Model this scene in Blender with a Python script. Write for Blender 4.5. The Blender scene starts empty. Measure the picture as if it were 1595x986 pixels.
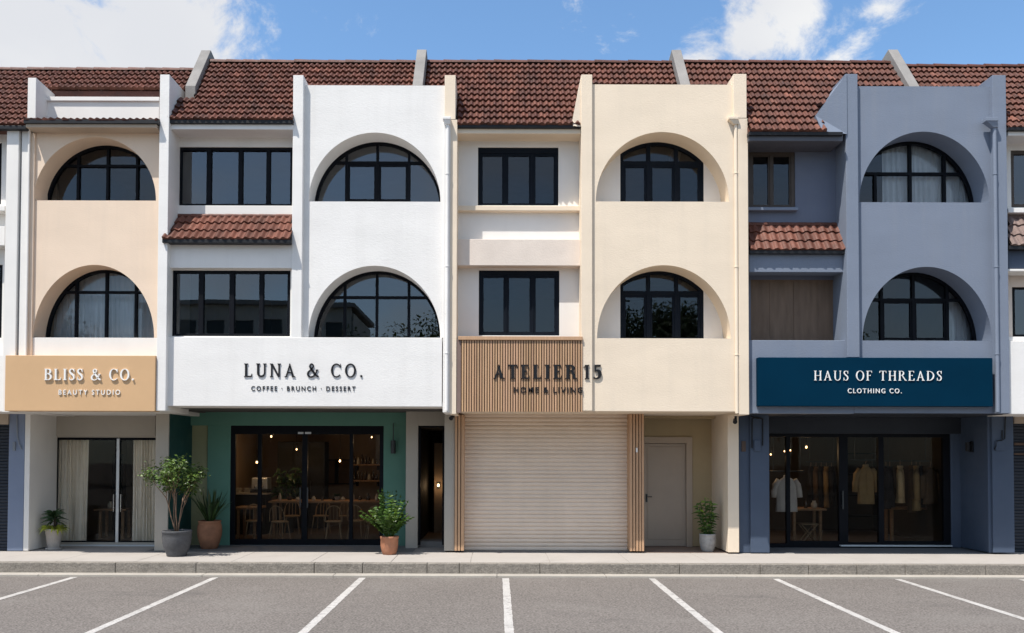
import bpy, bmesh, math, random
from mathutils import Vector, Matrix, noise

random.seed(11)
SC = bpy.context.scene
COL = SC.collection
R = math.radians

# ------------------------------------------------------------------ camera
FW, FH, F = 1595.0, 986.0, 1300.0            # photograph size and focal length in its pixels
CXP, HOR = 775.0, 706.0                      # principal column, horizon row
PITCH, ROLL = R(1.4), R(0.15)
CZ, CY = 2.05, -16.25
CYP = HOR - F * math.tan(PITCH)
CAM_R = Matrix.Rotation(R(90) + PITCH, 3, 'X') @ Matrix.Rotation(ROLL, 3, 'Z')
cd = bpy.data.cameras.new('camera')
cam = bpy.data.objects.new('camera', cd)
COL.objects.link(cam)
cam.matrix_world = Matrix.Translation((0, CY, CZ)) @ CAM_R.to_4x4()
cd.sensor_width = 36
cd.lens = F / FW * 36
cd.shift_x = (FW / 2 - CXP) / FW
cd.shift_y = (CYP - FH / 2) / FW
cd.clip_start = 0.1
cd.clip_end = 3000
SC.camera = cam


def P(px, py, d=0.0):
    """where the sight line measured at (px, py) in the photograph meets the vertical plane y = d"""
    v = CAM_R @ Vector(((px - CXP) / F, -(py - CYP) / F, -1.0))
    t = (d - CY) / v.y
    return Vector((v.x * t, d, CZ + v.z * t))


def X(px, py=400, d=0.0):
    return P(px, py, d).x


def Z(py, px=775, d=0.0):
    return P(px, py, d).z


# ------------------------------------------------------------------ materials
def mat(name, col, rough=0.7, var=0.06, vscale=1.5, bump=0.0, bscale=60, metal=0.0, spec=0.3, streak=0.0, speck=0.0,
        stretch=(1, 1, 1), attr=False, streak_col=None, trans=0.0, wear=()):
    m = bpy.data.materials.new(name)
    m.use_nodes = True
    nt = m.node_tree
    N, L = nt.nodes, nt.links
    b = N['Principled BSDF']
    b.inputs['Roughness'].default_value = rough
    b.inputs['Metallic'].default_value = metal
    b.inputs['Specular IOR Level'].default_value = spec
    tc = N.new('ShaderNodeTexCoord')
    src = None

    def mix(a, bcol, fac, mode='MIX'):
        x = N.new('ShaderNodeMix')
        x.data_type = 'RGBA'
        x.blend_type = mode
        for sock, val in ((x.inputs[6], a), (x.inputs[7], bcol), (x.inputs[0], fac)):
            if hasattr(val, 'is_output'):
                L.new(val, sock)
            elif isinstance(val, (int, float)):
                sock.default_value = val
            else:
                sock.default_value = (*val[:3], 1)
        return x.outputs[2]

    def ns(scale, detail=4, rgh=0.55, st=None):
        mp = N.new('ShaderNodeMapping')
        mp.inputs['Scale'].default_value = st or stretch
        L.new(tc.outputs['Object'], mp.inputs['Vector'])
        n = N.new('ShaderNodeTexNoise')
        n.inputs['Scale'].default_value = scale
        n.inputs['Detail'].default_value = detail
        n.inputs['Roughness'].default_value = rgh
        L.new(mp.outputs[0], n.inputs['Vector'])
        return n.outputs['Fac']

    def ramp(fac, lo, hi, a=0.0, bb=1.0):
        r = N.new('ShaderNodeMapRange')
        r.inputs['From Min'].default_value = lo
        r.inputs['From Max'].default_value = hi
        r.inputs['To Min'].default_value = a
        r.inputs['To Max'].default_value = bb
        L.new(fac, r.inputs['Value'])
        return r.outputs[0]

    c = col
    dark = [x * (1 - var * 1.6) for x in col]
    lite = [min(1, x * (1 + var)) for x in col]
    c = mix(dark, lite, ramp(ns(vscale, 5), 0.3, 0.7))
    if speck:
        d2 = [x * (1 - speck) for x in col]
        l2 = [min(1, x * (1 + speck)) for x in col]
        c = mix(c, mix(d2, l2, ramp(ns(bscale * 1.6, 2), 0.3, 0.7)), 0.5)
    if streak:
        sc = streak_col or [x * 0.55 for x in col]
        f = ramp(ns(1.0, 6, 0.62, (4, 4, 0.3)), 0.50, 0.85, 0, streak)
        c = mix(c, sc, f)
    for wc, wsc, lo, hi, amt in wear:
        c = mix(c, wc, ramp(ns(wsc, 6, 0.62), lo, hi, 0, amt))
    if attr:
        at = N.new('ShaderNodeAttribute')
        at.attribute_name = 'tone'
        c = mix(c, at.outputs['Color'], 1.0, 'MULTIPLY')
    L.new(c, b.inputs['Base Color']) if hasattr(c, 'is_output') else None
    if bump:
        bp = N.new('ShaderNodeBump')
        bp.inputs['Strength'].default_value = bump
        bp.inputs['Distance'].default_value = 0.02
        L.new(ns(bscale, 6, 0.6), bp.inputs['Height'])
        L.new(bp.outputs[0], b.inputs['Normal'])
    rr = ramp(ns(vscale * 3, 3), 0.3, 0.7, max(0.02, rough - 0.08), min(1, rough + 0.08))
    L.new(rr, b.inputs['Roughness'])
    if trans:
        tr = N.new('ShaderNodeBsdfTranslucent')
        if hasattr(c, 'is_output'):
            L.new(c, tr.inputs['Color'])
        ms = N.new('ShaderNodeMixShader')
        ms.inputs[0].default_value = trans
        L.new(b.outputs[0], ms.inputs[1])
        L.new(tr.outputs[0], ms.inputs[2])
        L.new(ms.outputs[0], N['Material Output'].inputs[0])
    return m


def glass_mat(name, tint, ior=1.75, wob=0.0):
    m = bpy.data.materials.new(name)
    m.use_nodes = True
    nt = m.node_tree
    N, L = nt.nodes, nt.links
    N.remove(N['Principled BSDF'])
    t = N.new('ShaderNodeBsdfTransparent')
    t.inputs[0].default_value = (*tint, 1)
    g = N.new('ShaderNodeBsdfGlossy')
    g.inputs['Roughness'].default_value = 0.0
    g.inputs['Color'].default_value = (0.92, 0.96, 1.0, 1)
    fr = N.new('ShaderNodeFresnel')
    fr.inputs['IOR'].default_value = ior
    tc = N.new('ShaderNodeTexCoord')
    n = N.new('ShaderNodeTexNoise')
    n.inputs['Scale'].default_value = 0.9
    L.new(tc.outputs['Object'], n.inputs['Vector'])
    bp = N.new('ShaderNodeBump')
    bp.inputs['Strength'].default_value = 0.04
    bp.inputs['Distance'].default_value = 0.03
    L.new(n.outputs['Fac'], bp.inputs['Height'])
    L.new(bp.outputs[0], g.inputs['Normal'])
    ms = N.new('ShaderNodeMixShader')
    L.new(fr.outputs[0], ms.inputs[0])
    L.new(t.outputs[0], ms.inputs[1])
    L.new(g.outputs[0], ms.inputs[2])
    L.new(ms.outputs[0], N['Material Output'].inputs[0])
    return m


def emit_mat(name, col, s):
    m = bpy.data.materials.new(name)
    m.use_nodes = True
    b = m.node_tree.nodes['Principled BSDF']
    b.inputs['Base Color'].default_value = (*col, 1)
    b.inputs['Emission Color'].default_value = (*col, 1)
    b.inputs['Emission Strength'].default_value = s
    return m


ST = dict(rough=0.85, var=0.035, vscale=1.1, bump=0.2, bscale=30, stretch=(0.7, 1, 1.6), streak=0.12, streak_col=(0.34, 0.32, 0.29))
M = {
    'white': mat('white_stucco', (0.77, 0.75, 0.725), **ST),
    'smooth_white': mat('smooth_white_plaster', (0.75, 0.725, 0.69), 0.8, 0.03, 1.3, 0.08, 60, streak=0.08),
    'beige': mat('beige_stucco', (0.755, 0.60, 0.465), **ST),
    'cream': mat('cream_stucco', (0.765, 0.645, 0.505), **ST),
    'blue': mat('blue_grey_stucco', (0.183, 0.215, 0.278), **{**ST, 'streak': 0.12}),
    'blue_shaded': mat('shaded_blue_grey_stucco', (0.135, 0.155, 0.21), **{**ST, 'streak': 0.12}),  # same blue stucco, recess shade put into the colour as a darker copy
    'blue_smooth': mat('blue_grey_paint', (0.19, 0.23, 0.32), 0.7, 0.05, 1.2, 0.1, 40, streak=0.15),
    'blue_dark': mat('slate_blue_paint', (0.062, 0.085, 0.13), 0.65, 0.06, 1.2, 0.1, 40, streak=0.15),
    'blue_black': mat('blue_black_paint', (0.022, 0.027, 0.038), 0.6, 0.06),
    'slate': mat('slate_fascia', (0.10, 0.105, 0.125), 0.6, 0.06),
    'pinkbeige': mat('rough_beige_render', (0.70, 0.61, 0.535), 0.9, 0.05, 2, 0.25, 34),
    'taupe': mat('taupe_paint', (0.43, 0.35, 0.275), 0.75, 0.04, 1.2, 0.08, 60),
    'grey_wall': mat('warm_grey_wall', (0.40, 0.365, 0.315), 0.8, 0.04, 1.2, 0.1, 50, streak=0.1),
    'green': mat('sea_green_paint', (0.098, 0.225, 0.175), 0.65, 0.06, 1.0, 0.08, 50, streak=0.1),
    'green_dark': mat('deep_teal_paint', (0.012, 0.062, 0.06), 0.6, 0.06, 1.0, 0.05, 50),
    'olive': mat('olive_cream_paint', (0.27, 0.28, 0.165), 0.7, 0.05, 1.0, 0.06, 50),
    'niche': mat('ochre_niche_paint', (0.40, 0.315, 0.19), 0.8, 0.05, 1.2, 0.08, 50, streak=0.12),
    'concrete': mat('grey_concrete', (0.235, 0.222, 0.21), 0.85, 0.12, 2.0, 0.2, 40, streak=0.35),
    'tile': mat('brown_clay_tile', (0.118, 0.044, 0.029), 0.58, 0.3, 2.2, 0.35, 30, speck=0.3, attr=True, wear=(((0.035, 0.026, 0.022), 2.6, .52, .78, .7), ((0.16, 0.12, 0.095), 9, .6, .78, .35))),
    'tile_red': mat('red_clay_tile', (0.138, 0.052, 0.035), 0.58, 0.28, 2.6, 0.35, 30, speck=0.25, attr=True, wear=(((0.05, 0.03, 0.024), 3.5, .52, .78, .6), ((0.2, 0.13, 0.1), 11, .6, .78, .3))),
    'tile_grey': mat('grey_brown_clay_tile', (0.17, 0.12, 0.105), 0.7, 0.2, 2.6, 0.35, 30, speck=0.25, attr=True),
    'gutter': mat('dark_gutter_metal', (0.012, 0.012, 0.014), 0.5, 0.15, 3),
    'frame': mat('black_window_frame', (0.005, 0.006, 0.009), 0.55, 0.1, 3, spec=0.1),
    'frame_navy': mat('navy_window_frame', (0.006, 0.009, 0.015), 0.55, 0.1, 3, spec=0.1),
    'frame_brown': mat('brown_window_frame', (0.062, 0.047, 0.038), 0.5, 0.12, 3),
    'alu': mat('brushed_aluminium', (0.55, 0.56, 0.57), 0.4, 0.05, 4, metal=0.7),
    'alu_pale': mat('pale_metal_sill', (0.5, 0.53, 0.54), 0.5, 0.05, 4),
    'steel': mat('polished_steel', (0.6, 0.6, 0.6), 0.2, 0.03, 4, metal=1.0),
    'board': mat('tan_sign_board', (0.60, 0.385, 0.21), 0.6, 0.03, 1.5, 0.05, 80),
    'navy': mat('navy_sign_board', (0.0009, 0.023, 0.05), 0.7, 0.06, 1.0, spec=0.03),
    'letter_white': mat('white_letter_paint', (0.82, 0.81, 0.79), 0.5, 0.02),
    'letter_black': mat('black_letter_paint', (0.012, 0.012, 0.014), 0.4, 0.05),
    'timber': mat('warm_timber_slat', (0.50, 0.31, 0.185), 0.55, 0.16, 6, 0.1, 60, stretch=(6, 6, 0.5), speck=0.12, attr=True),
    'timber_dark': mat('timber_backing', (0.10, 0.06, 0.04), 0.7, 0.1),
    'timber_brown': mat('brown_side_timber', (0.20, 0.14, 0.12), 0.6, 0.1),
    'shutter': mat('beige_roller_shutter', (0.72, 0.60, 0.49), 0.5, 0.04, 1.4, 0.03, 30, streak=0.12),
    'panel_brown': mat('brown_board_panel', (0.165, 0.112, 0.078), 0.65, 0.14, 2.5, 0.1, 40, stretch=(4, 4, 0.6)),
    'door_grey': mat('grey_door_paint', (0.42, 0.345, 0.275), 0.55, 0.04),
    'curtain': mat('oatmeal_curtain', (0.82, 0.75, 0.64), 0.9, 0.05, 3, 0.1, 200, trans=0.04),
    'sheer': mat('white_sheer_curtain', (0.88, 0.88, 0.86), 0.9, 0.03, 3, 0.05, 200, trans=0.05),
    'room': mat('dim_room_plaster', (0.09, 0.085, 0.08), 0.9, 0.06),
    'room_shop': mat('dark_shop_wall', (0.075, 0.06, 0.045), 0.85, 0.08, 0.8),
    'room_warm': mat('cafe_wall_plaster', (0.24, 0.175, 0.12), 0.85, 0.08, 0.8, 0.1, 30),
    'room_dark': mat('dark_room_panel', (0.02, 0.019, 0.018), 0.7, 0.1),
    'floor_wood': mat('wooden_floor', (0.17, 0.12, 0.085), 0.45, 0.2, 2, 0.1, 20, stretch=(0.4, 5, 1)),
    'tile_floor': mat('grey_floor_tile', (0.16, 0.16, 0.16), 0.6, 0.08, 1.5),
    'tile_floor_brown': mat('brown_floor_tile', (0.26, 0.19, 0.15), 0.65, 0.08, 1.5),
    'pavement': mat('pale_pavement_concrete', (0.37, 0.34, 0.312), 0.85, 0.07, 0.9, 0.12, 70, speck=0.1, wear=(((0.25, 0.225, 0.2), 1.4, .54, .8, .5), ((0.22, 0.2, 0.18), 7, .62, .75, .4))),
    'kerb': mat('granite_kerb', (0.225, 0.202, 0.175), 0.9, 0.24, 6.0, 0.8, 24, speck=0.4, streak=0.45),
    'apron': mat('concrete_gutter_strip', (0.36, 0.33, 0.29), 0.85, 0.14, 2.0, 0.3, 50, speck=0.15),
    'asphalt': mat('worn_asphalt', (0.155, 0.139, 0.128), 0.95, 0.10, 0.45, 0.3, 36, speck=1.0, spec=0.1, stretch=(.6, 1, 1),
                   wear=(((0.075, 0.07, 0.068), 0.9, .58, .78, .55), ((0.21, 0.195, 0.18), 0.55, .52, .75, .5), ((0.07, 0.065, 0.06), 5.5, .66, .76, .5))),
    'line': mat('worn_white_road_paint', (0.43, 0.41, 0.39), 0.85, 0.12, 2.2, 0.4, 40, speck=0.4, wear=(((0.17, 0.155, 0.145), 9, .54, .66, .75), ((0.2, 0.185, 0.17), 1.6, .5, .8, .5))),
    'soil': mat('potting_soil', (0.03, 0.022, 0.016), 0.95, 0.2, 8, 0.6, 60),
    'pot_grey': mat('dark_stone_pot', (0.085, 0.085, 0.09), 0.8, 0.25, 9, 0.5, 50, speck=0.2),
    'pot_pale': mat('pale_cement_pot', (0.42, 0.39, 0.36), 0.85, 0.1, 7, 0.3, 60, streak=0.25),
    'pot_stone': mat('mottled_grey_pot', (0.33, 0.32, 0.31), 0.85, 0.14, 12, 0.3, 60),
    'terracotta': mat('terracotta_clay', (0.38, 0.165, 0.092), 0.75, 0.14, 6, 0.2, 60, streak=0.25, streak_col=(0.5, 0.33, 0.25)),
    'terracotta_dark': mat('aged_terracotta_clay', (0.27, 0.125, 0.07), 0.75, 0.16, 6, 0.2, 60, streak=0.2),
    'bark': mat('smooth_brown_bark', (0.24, 0.15, 0.10), 0.8, 0.15, 8, 0.3, 60, stretch=(4, 4, 0.6)),
    'bark_dark': mat('rough_dark_bark', (0.07, 0.05, 0.035), 0.9, 0.2, 6, 0.5, 20),
    'leaf': mat('small_tree_leaf', (0.062, 0.118, 0.026), 0.45, 0.25, 5, attr=True, spec=0.5, trans=0.25),
    'leaf_dark': mat('dark_strap_leaf', (0.038, 0.082, 0.028), 0.4, 0.2, 5, attr=True, spec=0.5, trans=0.15),
    'leaf_bright': mat('bright_fern_leaf', (0.066, 0.138, 0.024), 0.45, 0.2, 5, attr=True, spec=0.5, trans=0.3),
    'leaf_lime': mat('lime_trailing_leaf', (0.34, 0.40, 0.055), 0.5, 0.2, 5, attr=True, spec=0.4, trans=0.3),
    'leaf_far': mat('street_tree_leaf', (0.045, 0.075, 0.028), 0.6, 0.2, 3, attr=True, trans=0.2),
    'lamp_metal': mat('dark_lamp_metal', (0.05, 0.055, 0.058), 0.45, 0.1, 4, metal=0.3),
    'cable': mat('black_conduit', (0.008, 0.009, 0.012), 0.5, 0.1),
    'cable_grey': mat('grey_conduit', (0.22, 0.25, 0.29), 0.5, 0.1),
    'plate': mat('brown_plate', (0.09, 0.06, 0.045), 0.5, 0.1),
    'wood': mat('oak_furniture', (0.34, 0.20, 0.105), 0.5, 0.15, 4, 0.05, 60, stretch=(1, 6, 6)),
    'chair': mat('pale_cane_chair', (0.36, 0.26, 0.16), 0.6, 0.12, 6),
    'ceramic': mat('glazed_ceramic', (0.5, 0.45, 0.36), 0.35, 0.1, 8, spec=0.5),
    'bottle': mat('dark_bottle_glass', (0.05, 0.03, 0.015), 0.2, 0.2, 8, spec=0.6),
    'shirt_white': mat('white_shirt_cloth', (0.68, 0.66, 0.64), 0.9, 0.05, 6, 0.15, 90),
    'coat_khaki': mat('khaki_cloth', (0.36, 0.25, 0.12), 0.9, 0.08, 6, 0.15, 90),
    'coat_cream': mat('cream_cloth', (0.62, 0.47, 0.27), 0.9, 0.05, 6, 0.15, 90),
    'coat_dark': mat('charcoal_cloth', (0.03, 0.028, 0.03), 0.9, 0.08, 6, 0.15, 90),
    'coat_brown': mat('brown_cloth', (0.13, 0.085, 0.05), 0.9, 0.08, 6, 0.15, 90),
    'glass_up': glass_mat('upper_window_glass', (0.88, 0.90, 0.90), 2.0),
    'glass_dark': glass_mat('dark_blue_window_glass', (0.80, 0.84, 0.88), 1.62),
    'glass_shop': glass_mat('shop_window_glass', (0.82, 0.81, 0.79), 1.16),
    'glass_clear': glass_mat('clear_door_glass', (0.96, 0.96, 0.95), 1.2),
    'bulb': emit_mat('warm_bulb', (1.0, 0.66, 0.33), 5.5),
    'far_wall': mat('far_block_wall', (0.46, 0.43, 0.39), 0.9, 0.1, 0.4),
    'far_glass': mat('far_block_window', (0.03, 0.035, 0.04), 0.2, 0.1),
}


# ------------------------------------------------------------------ mesh builder
class MB:
    def __init__(s):
        s.v, s.f, s.tone = [], [], []
        s.cur = (1, 1, 1)

    def add(s, vs, fs):
        o = len(s.v)
        s.v += [tuple(p) for p in vs]
        for f in fs:
            s.f.append([i + o for i in f])
            s.tone.append(s.cur)
        return s

    def box(s, x0, x1, y0, y1, z0, z1):
        if x0 > x1: x0, x1 = x1, x0
        if y0 > y1: y0, y1 = y1, y0
        if z0 > z1: z0, z1 = z1, z0
        return s.add([(x, y, z) for z in (z0, z1) for y in (y0, y1) for x in (x0, x1)],
                     [(0, 2, 3, 1), (4, 5, 7, 6), (0, 1, 5, 4), (1, 3, 7, 5), (3, 2, 6, 7), (2, 0, 4, 6)])

    def pbox(s, x0, x1, y0, y1, d0, d1, dm=None):
        """box whose front face, at depth d0, covers the measured rectangle; d1 is its back"""
        dm = d0 if dm is None else dm
        ym, xm = (y0 + y1) / 2, (x0 + x1) / 2
        return s.box(X(x0, ym, dm), X(x1, ym, dm), d0, d1, Z(y0, xm, dm), Z(y1, xm, dm))

    def prism(s, pts, y0, y1):
        """pts: (x, z) outline, extruded from y0 (front) to y1"""
        n = len(pts)
        return s.add([(x, y0, z) for x, z in pts] + [(x, y1, z) for x, z in pts],
                     [list(range(n)), list(range(2 * n - 1, n - 1, -1))] +
                     [(i, i + n, (i + 1) % n + n, (i + 1) % n) for i in range(n)])

    def prism_x(s, pts, x0, x1):
        """pts: (y, z) outline, extruded along x"""
        n = len(pts)
        return s.add([(x0, y, z) for y, z in pts] + [(x1, y, z) for y, z in pts],
                     [list(range(n)), list(range(2 * n - 1, n - 1, -1))] +
                     [(i, i + n, (i + 1) % n + n, (i + 1) % n) for i in range(n)])

    def grid_wall(s, xs, zs, holes, y0, y1):
        """wall in the plane y0..y1 over the grid of all cut lines, open where a hole lies; only outer and reveal faces"""
        x0, x1 = xs
        z0, z1 = zs
        gx = sorted({round(v, 5) for v in [x0, x1] + [c for h in holes for c in h[:2]] if x0 - 1e-6 <= v <= x1 + 1e-6})
        gz = sorted({round(v, 5) for v in [z0, z1] + [c for h in holes for c in h[2:]] if z0 - 1e-6 <= v <= z1 + 1e-6})
        nx, nz = len(gx) - 1, len(gz) - 1

        def solid(i, j):
            if not (0 <= i < nx and 0 <= j < nz): return False
            cx, cz = (gx[i] + gx[i + 1]) / 2, (gz[j] + gz[j + 1]) / 2
            return not any(h[0] < cx < h[1] and h[2] < cz < h[3] for h in holes)
        for i in range(nx):
            for j in range(nz):
                if not solid(i, j): continue
                a, b, c, d = gx[i], gx[i + 1], gz[j], gz[j + 1]
                s.add([(a, y0, c), (b, y0, c), (b, y0, d), (a, y0, d)], [(0, 1, 2, 3)])
                s.add([(a, y1, c), (b, y1, c), (b, y1, d), (a, y1, d)], [(3, 2, 1, 0)])
                if not solid(i - 1, j): s.add([(a, y0, c), (a, y0, d), (a, y1, d), (a, y1, c)], [(0, 1, 2, 3)])
                if not solid(i + 1, j): s.add([(b, y0, c), (b, y1, c), (b, y1, d), (b, y0, d)], [(0, 1, 2, 3)])
                if not solid(i, j - 1): s.add([(a, y0, c), (a, y1, c), (b, y1, c), (b, y0, c)], [(0, 1, 2, 3)])
                if not solid(i, j + 1): s.add([(a, y0, d), (b, y0, d), (b, y1, d), (a, y1, d)], [(0, 1, 2, 3)])
        return s

    def tube(s, path, r, n=8, cap=True):
        path = [Vector(p) for p in path]
        rr = r if isinstance(r, (list, tuple)) else [r] * len(path)
        rings = []
        up = Vector((0.31, 0.21, 0.93)).normalized()
        for i, p in enumerate(path):
            t = (path[min(i + 1, len(path) - 1)] - path[max(i - 1, 0)]).normalized()
            a = t.cross(up)
            if a.length < 0.05: a = t.cross(Vector((1, 0, 0)))
            a.normalize()
            b = t.cross(a)
            rings.append([p + (a * math.cos(2 * math.pi * k / n) + b * math.sin(2 * math.pi * k / n)) * rr[i] for k in range(n)])
        vs = [q for ring in rings for q in ring]
        fs = [(i * n + k, i * n + (k + 1) % n, (i + 1) * n + (k + 1) % n, (i + 1) * n + k) for i in range(len(path) - 1) for k in range(n)]
        if cap: fs += [list(range(n - 1, -1, -1)), list(range((len(path) - 1) * n, len(path) * n))]
        return s.add(vs, fs)

    def lathe(s, prof, c=(0, 0, 0), n=28, sq=1.0):
        vs, fs = [], []
        for r, z in prof:
            for k in range(n):
                a = 2 * math.pi * k / n
                vs.append((c[0] + r * math.cos(a), c[1] + r * math.sin(a) * sq, c[2] + z))
        m = len(prof)
        for i in range(m - 1):
            for k in range(n):
                fs.append((i * n + k, i * n + (k + 1) % n, (i + 1) * n + (k + 1) % n, (i + 1) * n + k))
        if prof[0][0] > 1e-5: fs.append(list(range(n - 1, -1, -1)))
        if prof[-1][0] > 1e-5: fs.append(list(range((m - 1) * n, m * n)))
        return s.add(vs, fs)

    def leaf(s, base, d, up, ln, w, bend=0.3, segs=3, fold=0.25, shape=None):
        """one leaf blade: a folded strip of quads that droops by bend"""
        base, d, up = Vector(base), Vector(d).normalized(), Vector(up).normalized()
        side = d.cross(up)
        if side.length < 1e-3: side = d.cross(Vector((1, 0.2, 0)))
        side.normalize()
        nrm = side.cross(d).normalized()
        vs, fs = [], []
        shape = shape or (lambda t: math.sin(math.pi * min(1, 0.08 + 0.92 * t) ** 0.8) if t < 1 else 0.0)
        for i in range(segs + 1):
            t = i / segs
            c = base + d * (ln * t) + Vector((0, 0, -1)) * (bend * ln * t * t)
            ww = max(0.04, shape(t)) * w / 2
            vs += [c - side * ww + nrm * ww * fold, c, c + side * ww + nrm * ww * fold]
        for i in range(segs):
            a, b = i * 3, i * 3 + 3
            fs += [(a, a + 1, b + 1, b), (a + 1, a + 2, b + 2, b + 1)]
        return s.add(vs, fs)

    def build(s, name, m, parent=None, bevel=0.0, smooth=False, merge=False, loc=None):
        me = bpy.data.meshes.new(name)
        off = Vector(loc) if loc is not None else Vector((0, 0, 0))
        me.from_pydata([tuple(Vector(v) - off) for v in s.v], [], s.f)
        if any(t != (1, 1, 1) for t in s.tone):
            ca = me.color_attributes.new('tone', 'FLOAT_COLOR', 'CORNER')
            k = 0
            for p, t in zip(s.f, s.tone):
                for _ in p:
                    ca.data[k].color = (*t, 1)
                    k += 1
        elif m.name in TONED:
            ca = me.color_attributes.new('tone', 'FLOAT_COLOR', 'CORNER')
            for x in ca.data: x.color = (1, 1, 1, 1)
        if merge:
            bm = bmesh.new()
            bm.from_mesh(me)
            bmesh.ops.remove_doubles(bm, verts=bm.verts, dist=1e-4)
            bmesh.ops.recalc_face_normals(bm, faces=bm.faces)
            bm.to_mesh(me)
            bm.free()
        if smooth:
            for p in me.polygons: p.use_smooth = True
        me.materials.append(m)
        o = bpy.data.objects.new(name, me)
        COL.objects.link(o)
        o.location = off
        if parent is not None:
            o.parent = parent
            o.location = off - wloc(parent)
        if bevel:
            b = o.modifiers.new('bevel', 'BEVEL')
            b.width = bevel
            b.segments = 2
            b.limit_method = 'ANGLE'
            b.angle_limit = R(40)
        return o


TONED = {m.name for m in M.values() if any(n.type == 'ATTRIBUTE' for n in m.node_tree.nodes)}


def wloc(o):
    v = Vector(o.location)
    while o.parent is not None:
        o = o.parent
        v += o.location
    return v


def tag(o, label=None, cat=None, group=None, kind=None):
    for k, v in (('label', label), ('category', cat), ('group', group), ('kind', kind)):
        if v: o[k] = v
    return o


def thing(name, label, cat, loc=(0, 0, 0), group=None):
    o = bpy.data.objects.new(name, None)
    o.empty_display_size = 0.2
    COL.objects.link(o)
    o.location = loc
    return tag(o, label, cat, group)


def copy_tree(o, parent=None):
    c = o.copy()
    COL.objects.link(c)
    if parent is not None:
        c.parent = parent
    for ch in [k for k in o.children]:
        copy_tree(ch, c)
    return c


def structure(name, mb, m, **k):
    return tag(mb.build(name, m, **k), kind='structure')


# ------------------------------------------------------------------ lettering
def catmull(pts, n=7):
    out = []
    q = [pts[0]] + list(pts) + [pts[-1]]
    for i in range(1, len(q) - 2):
        for k in range(n):
            t = k / n
            out.append(tuple(0.5 * (2 * q[i][c] + (q[i + 1][c] - q[i - 1][c]) * t + (2 * q[i - 1][c] - 5 * q[i][c] + 4 * q[i + 1][c] - q[i + 2][c]) * t * t
                                    + (3 * q[i][c] - q[i - 1][c] - 3 * q[i + 1][c] + q[i + 2][c]) * t ** 3) for c in range(3)))
    out.append(tuple(pts[-1]))
    return out


def ribbon(pts):
    """(x, y, width) centre line -> strip of quads"""
    L_, R_ = [], []
    for i, (x, y, w) in enumerate(pts):
        a, b = pts[max(i - 1, 0)], pts[min(i + 1, len(pts) - 1)]
        dx, dy = b[0] - a[0], b[1] - a[1]
        l = math.hypot(dx, dy) or 1
        nx, ny = -dy / l, dx / l
        L_.append((x + nx * w / 2, y + ny * w / 2))
        R_.append((x - nx * w / 2, y - ny * w / 2))
    return ('strip', L_, R_)


def ring(cx, cy, rx, ry, T, t, a0=0, a1=360, n=40):
    o, i = [], []
    for k in range(n + 1):
        a = R(a0 + (a1 - a0) * k / n)
        o.append((cx + rx * math.cos(a), cy + ry * math.sin(a)))
        i.append((cx + (rx - T) * math.cos(a), cy + (ry - t) * math.sin(a)))
    return ('strip', o, i)


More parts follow.
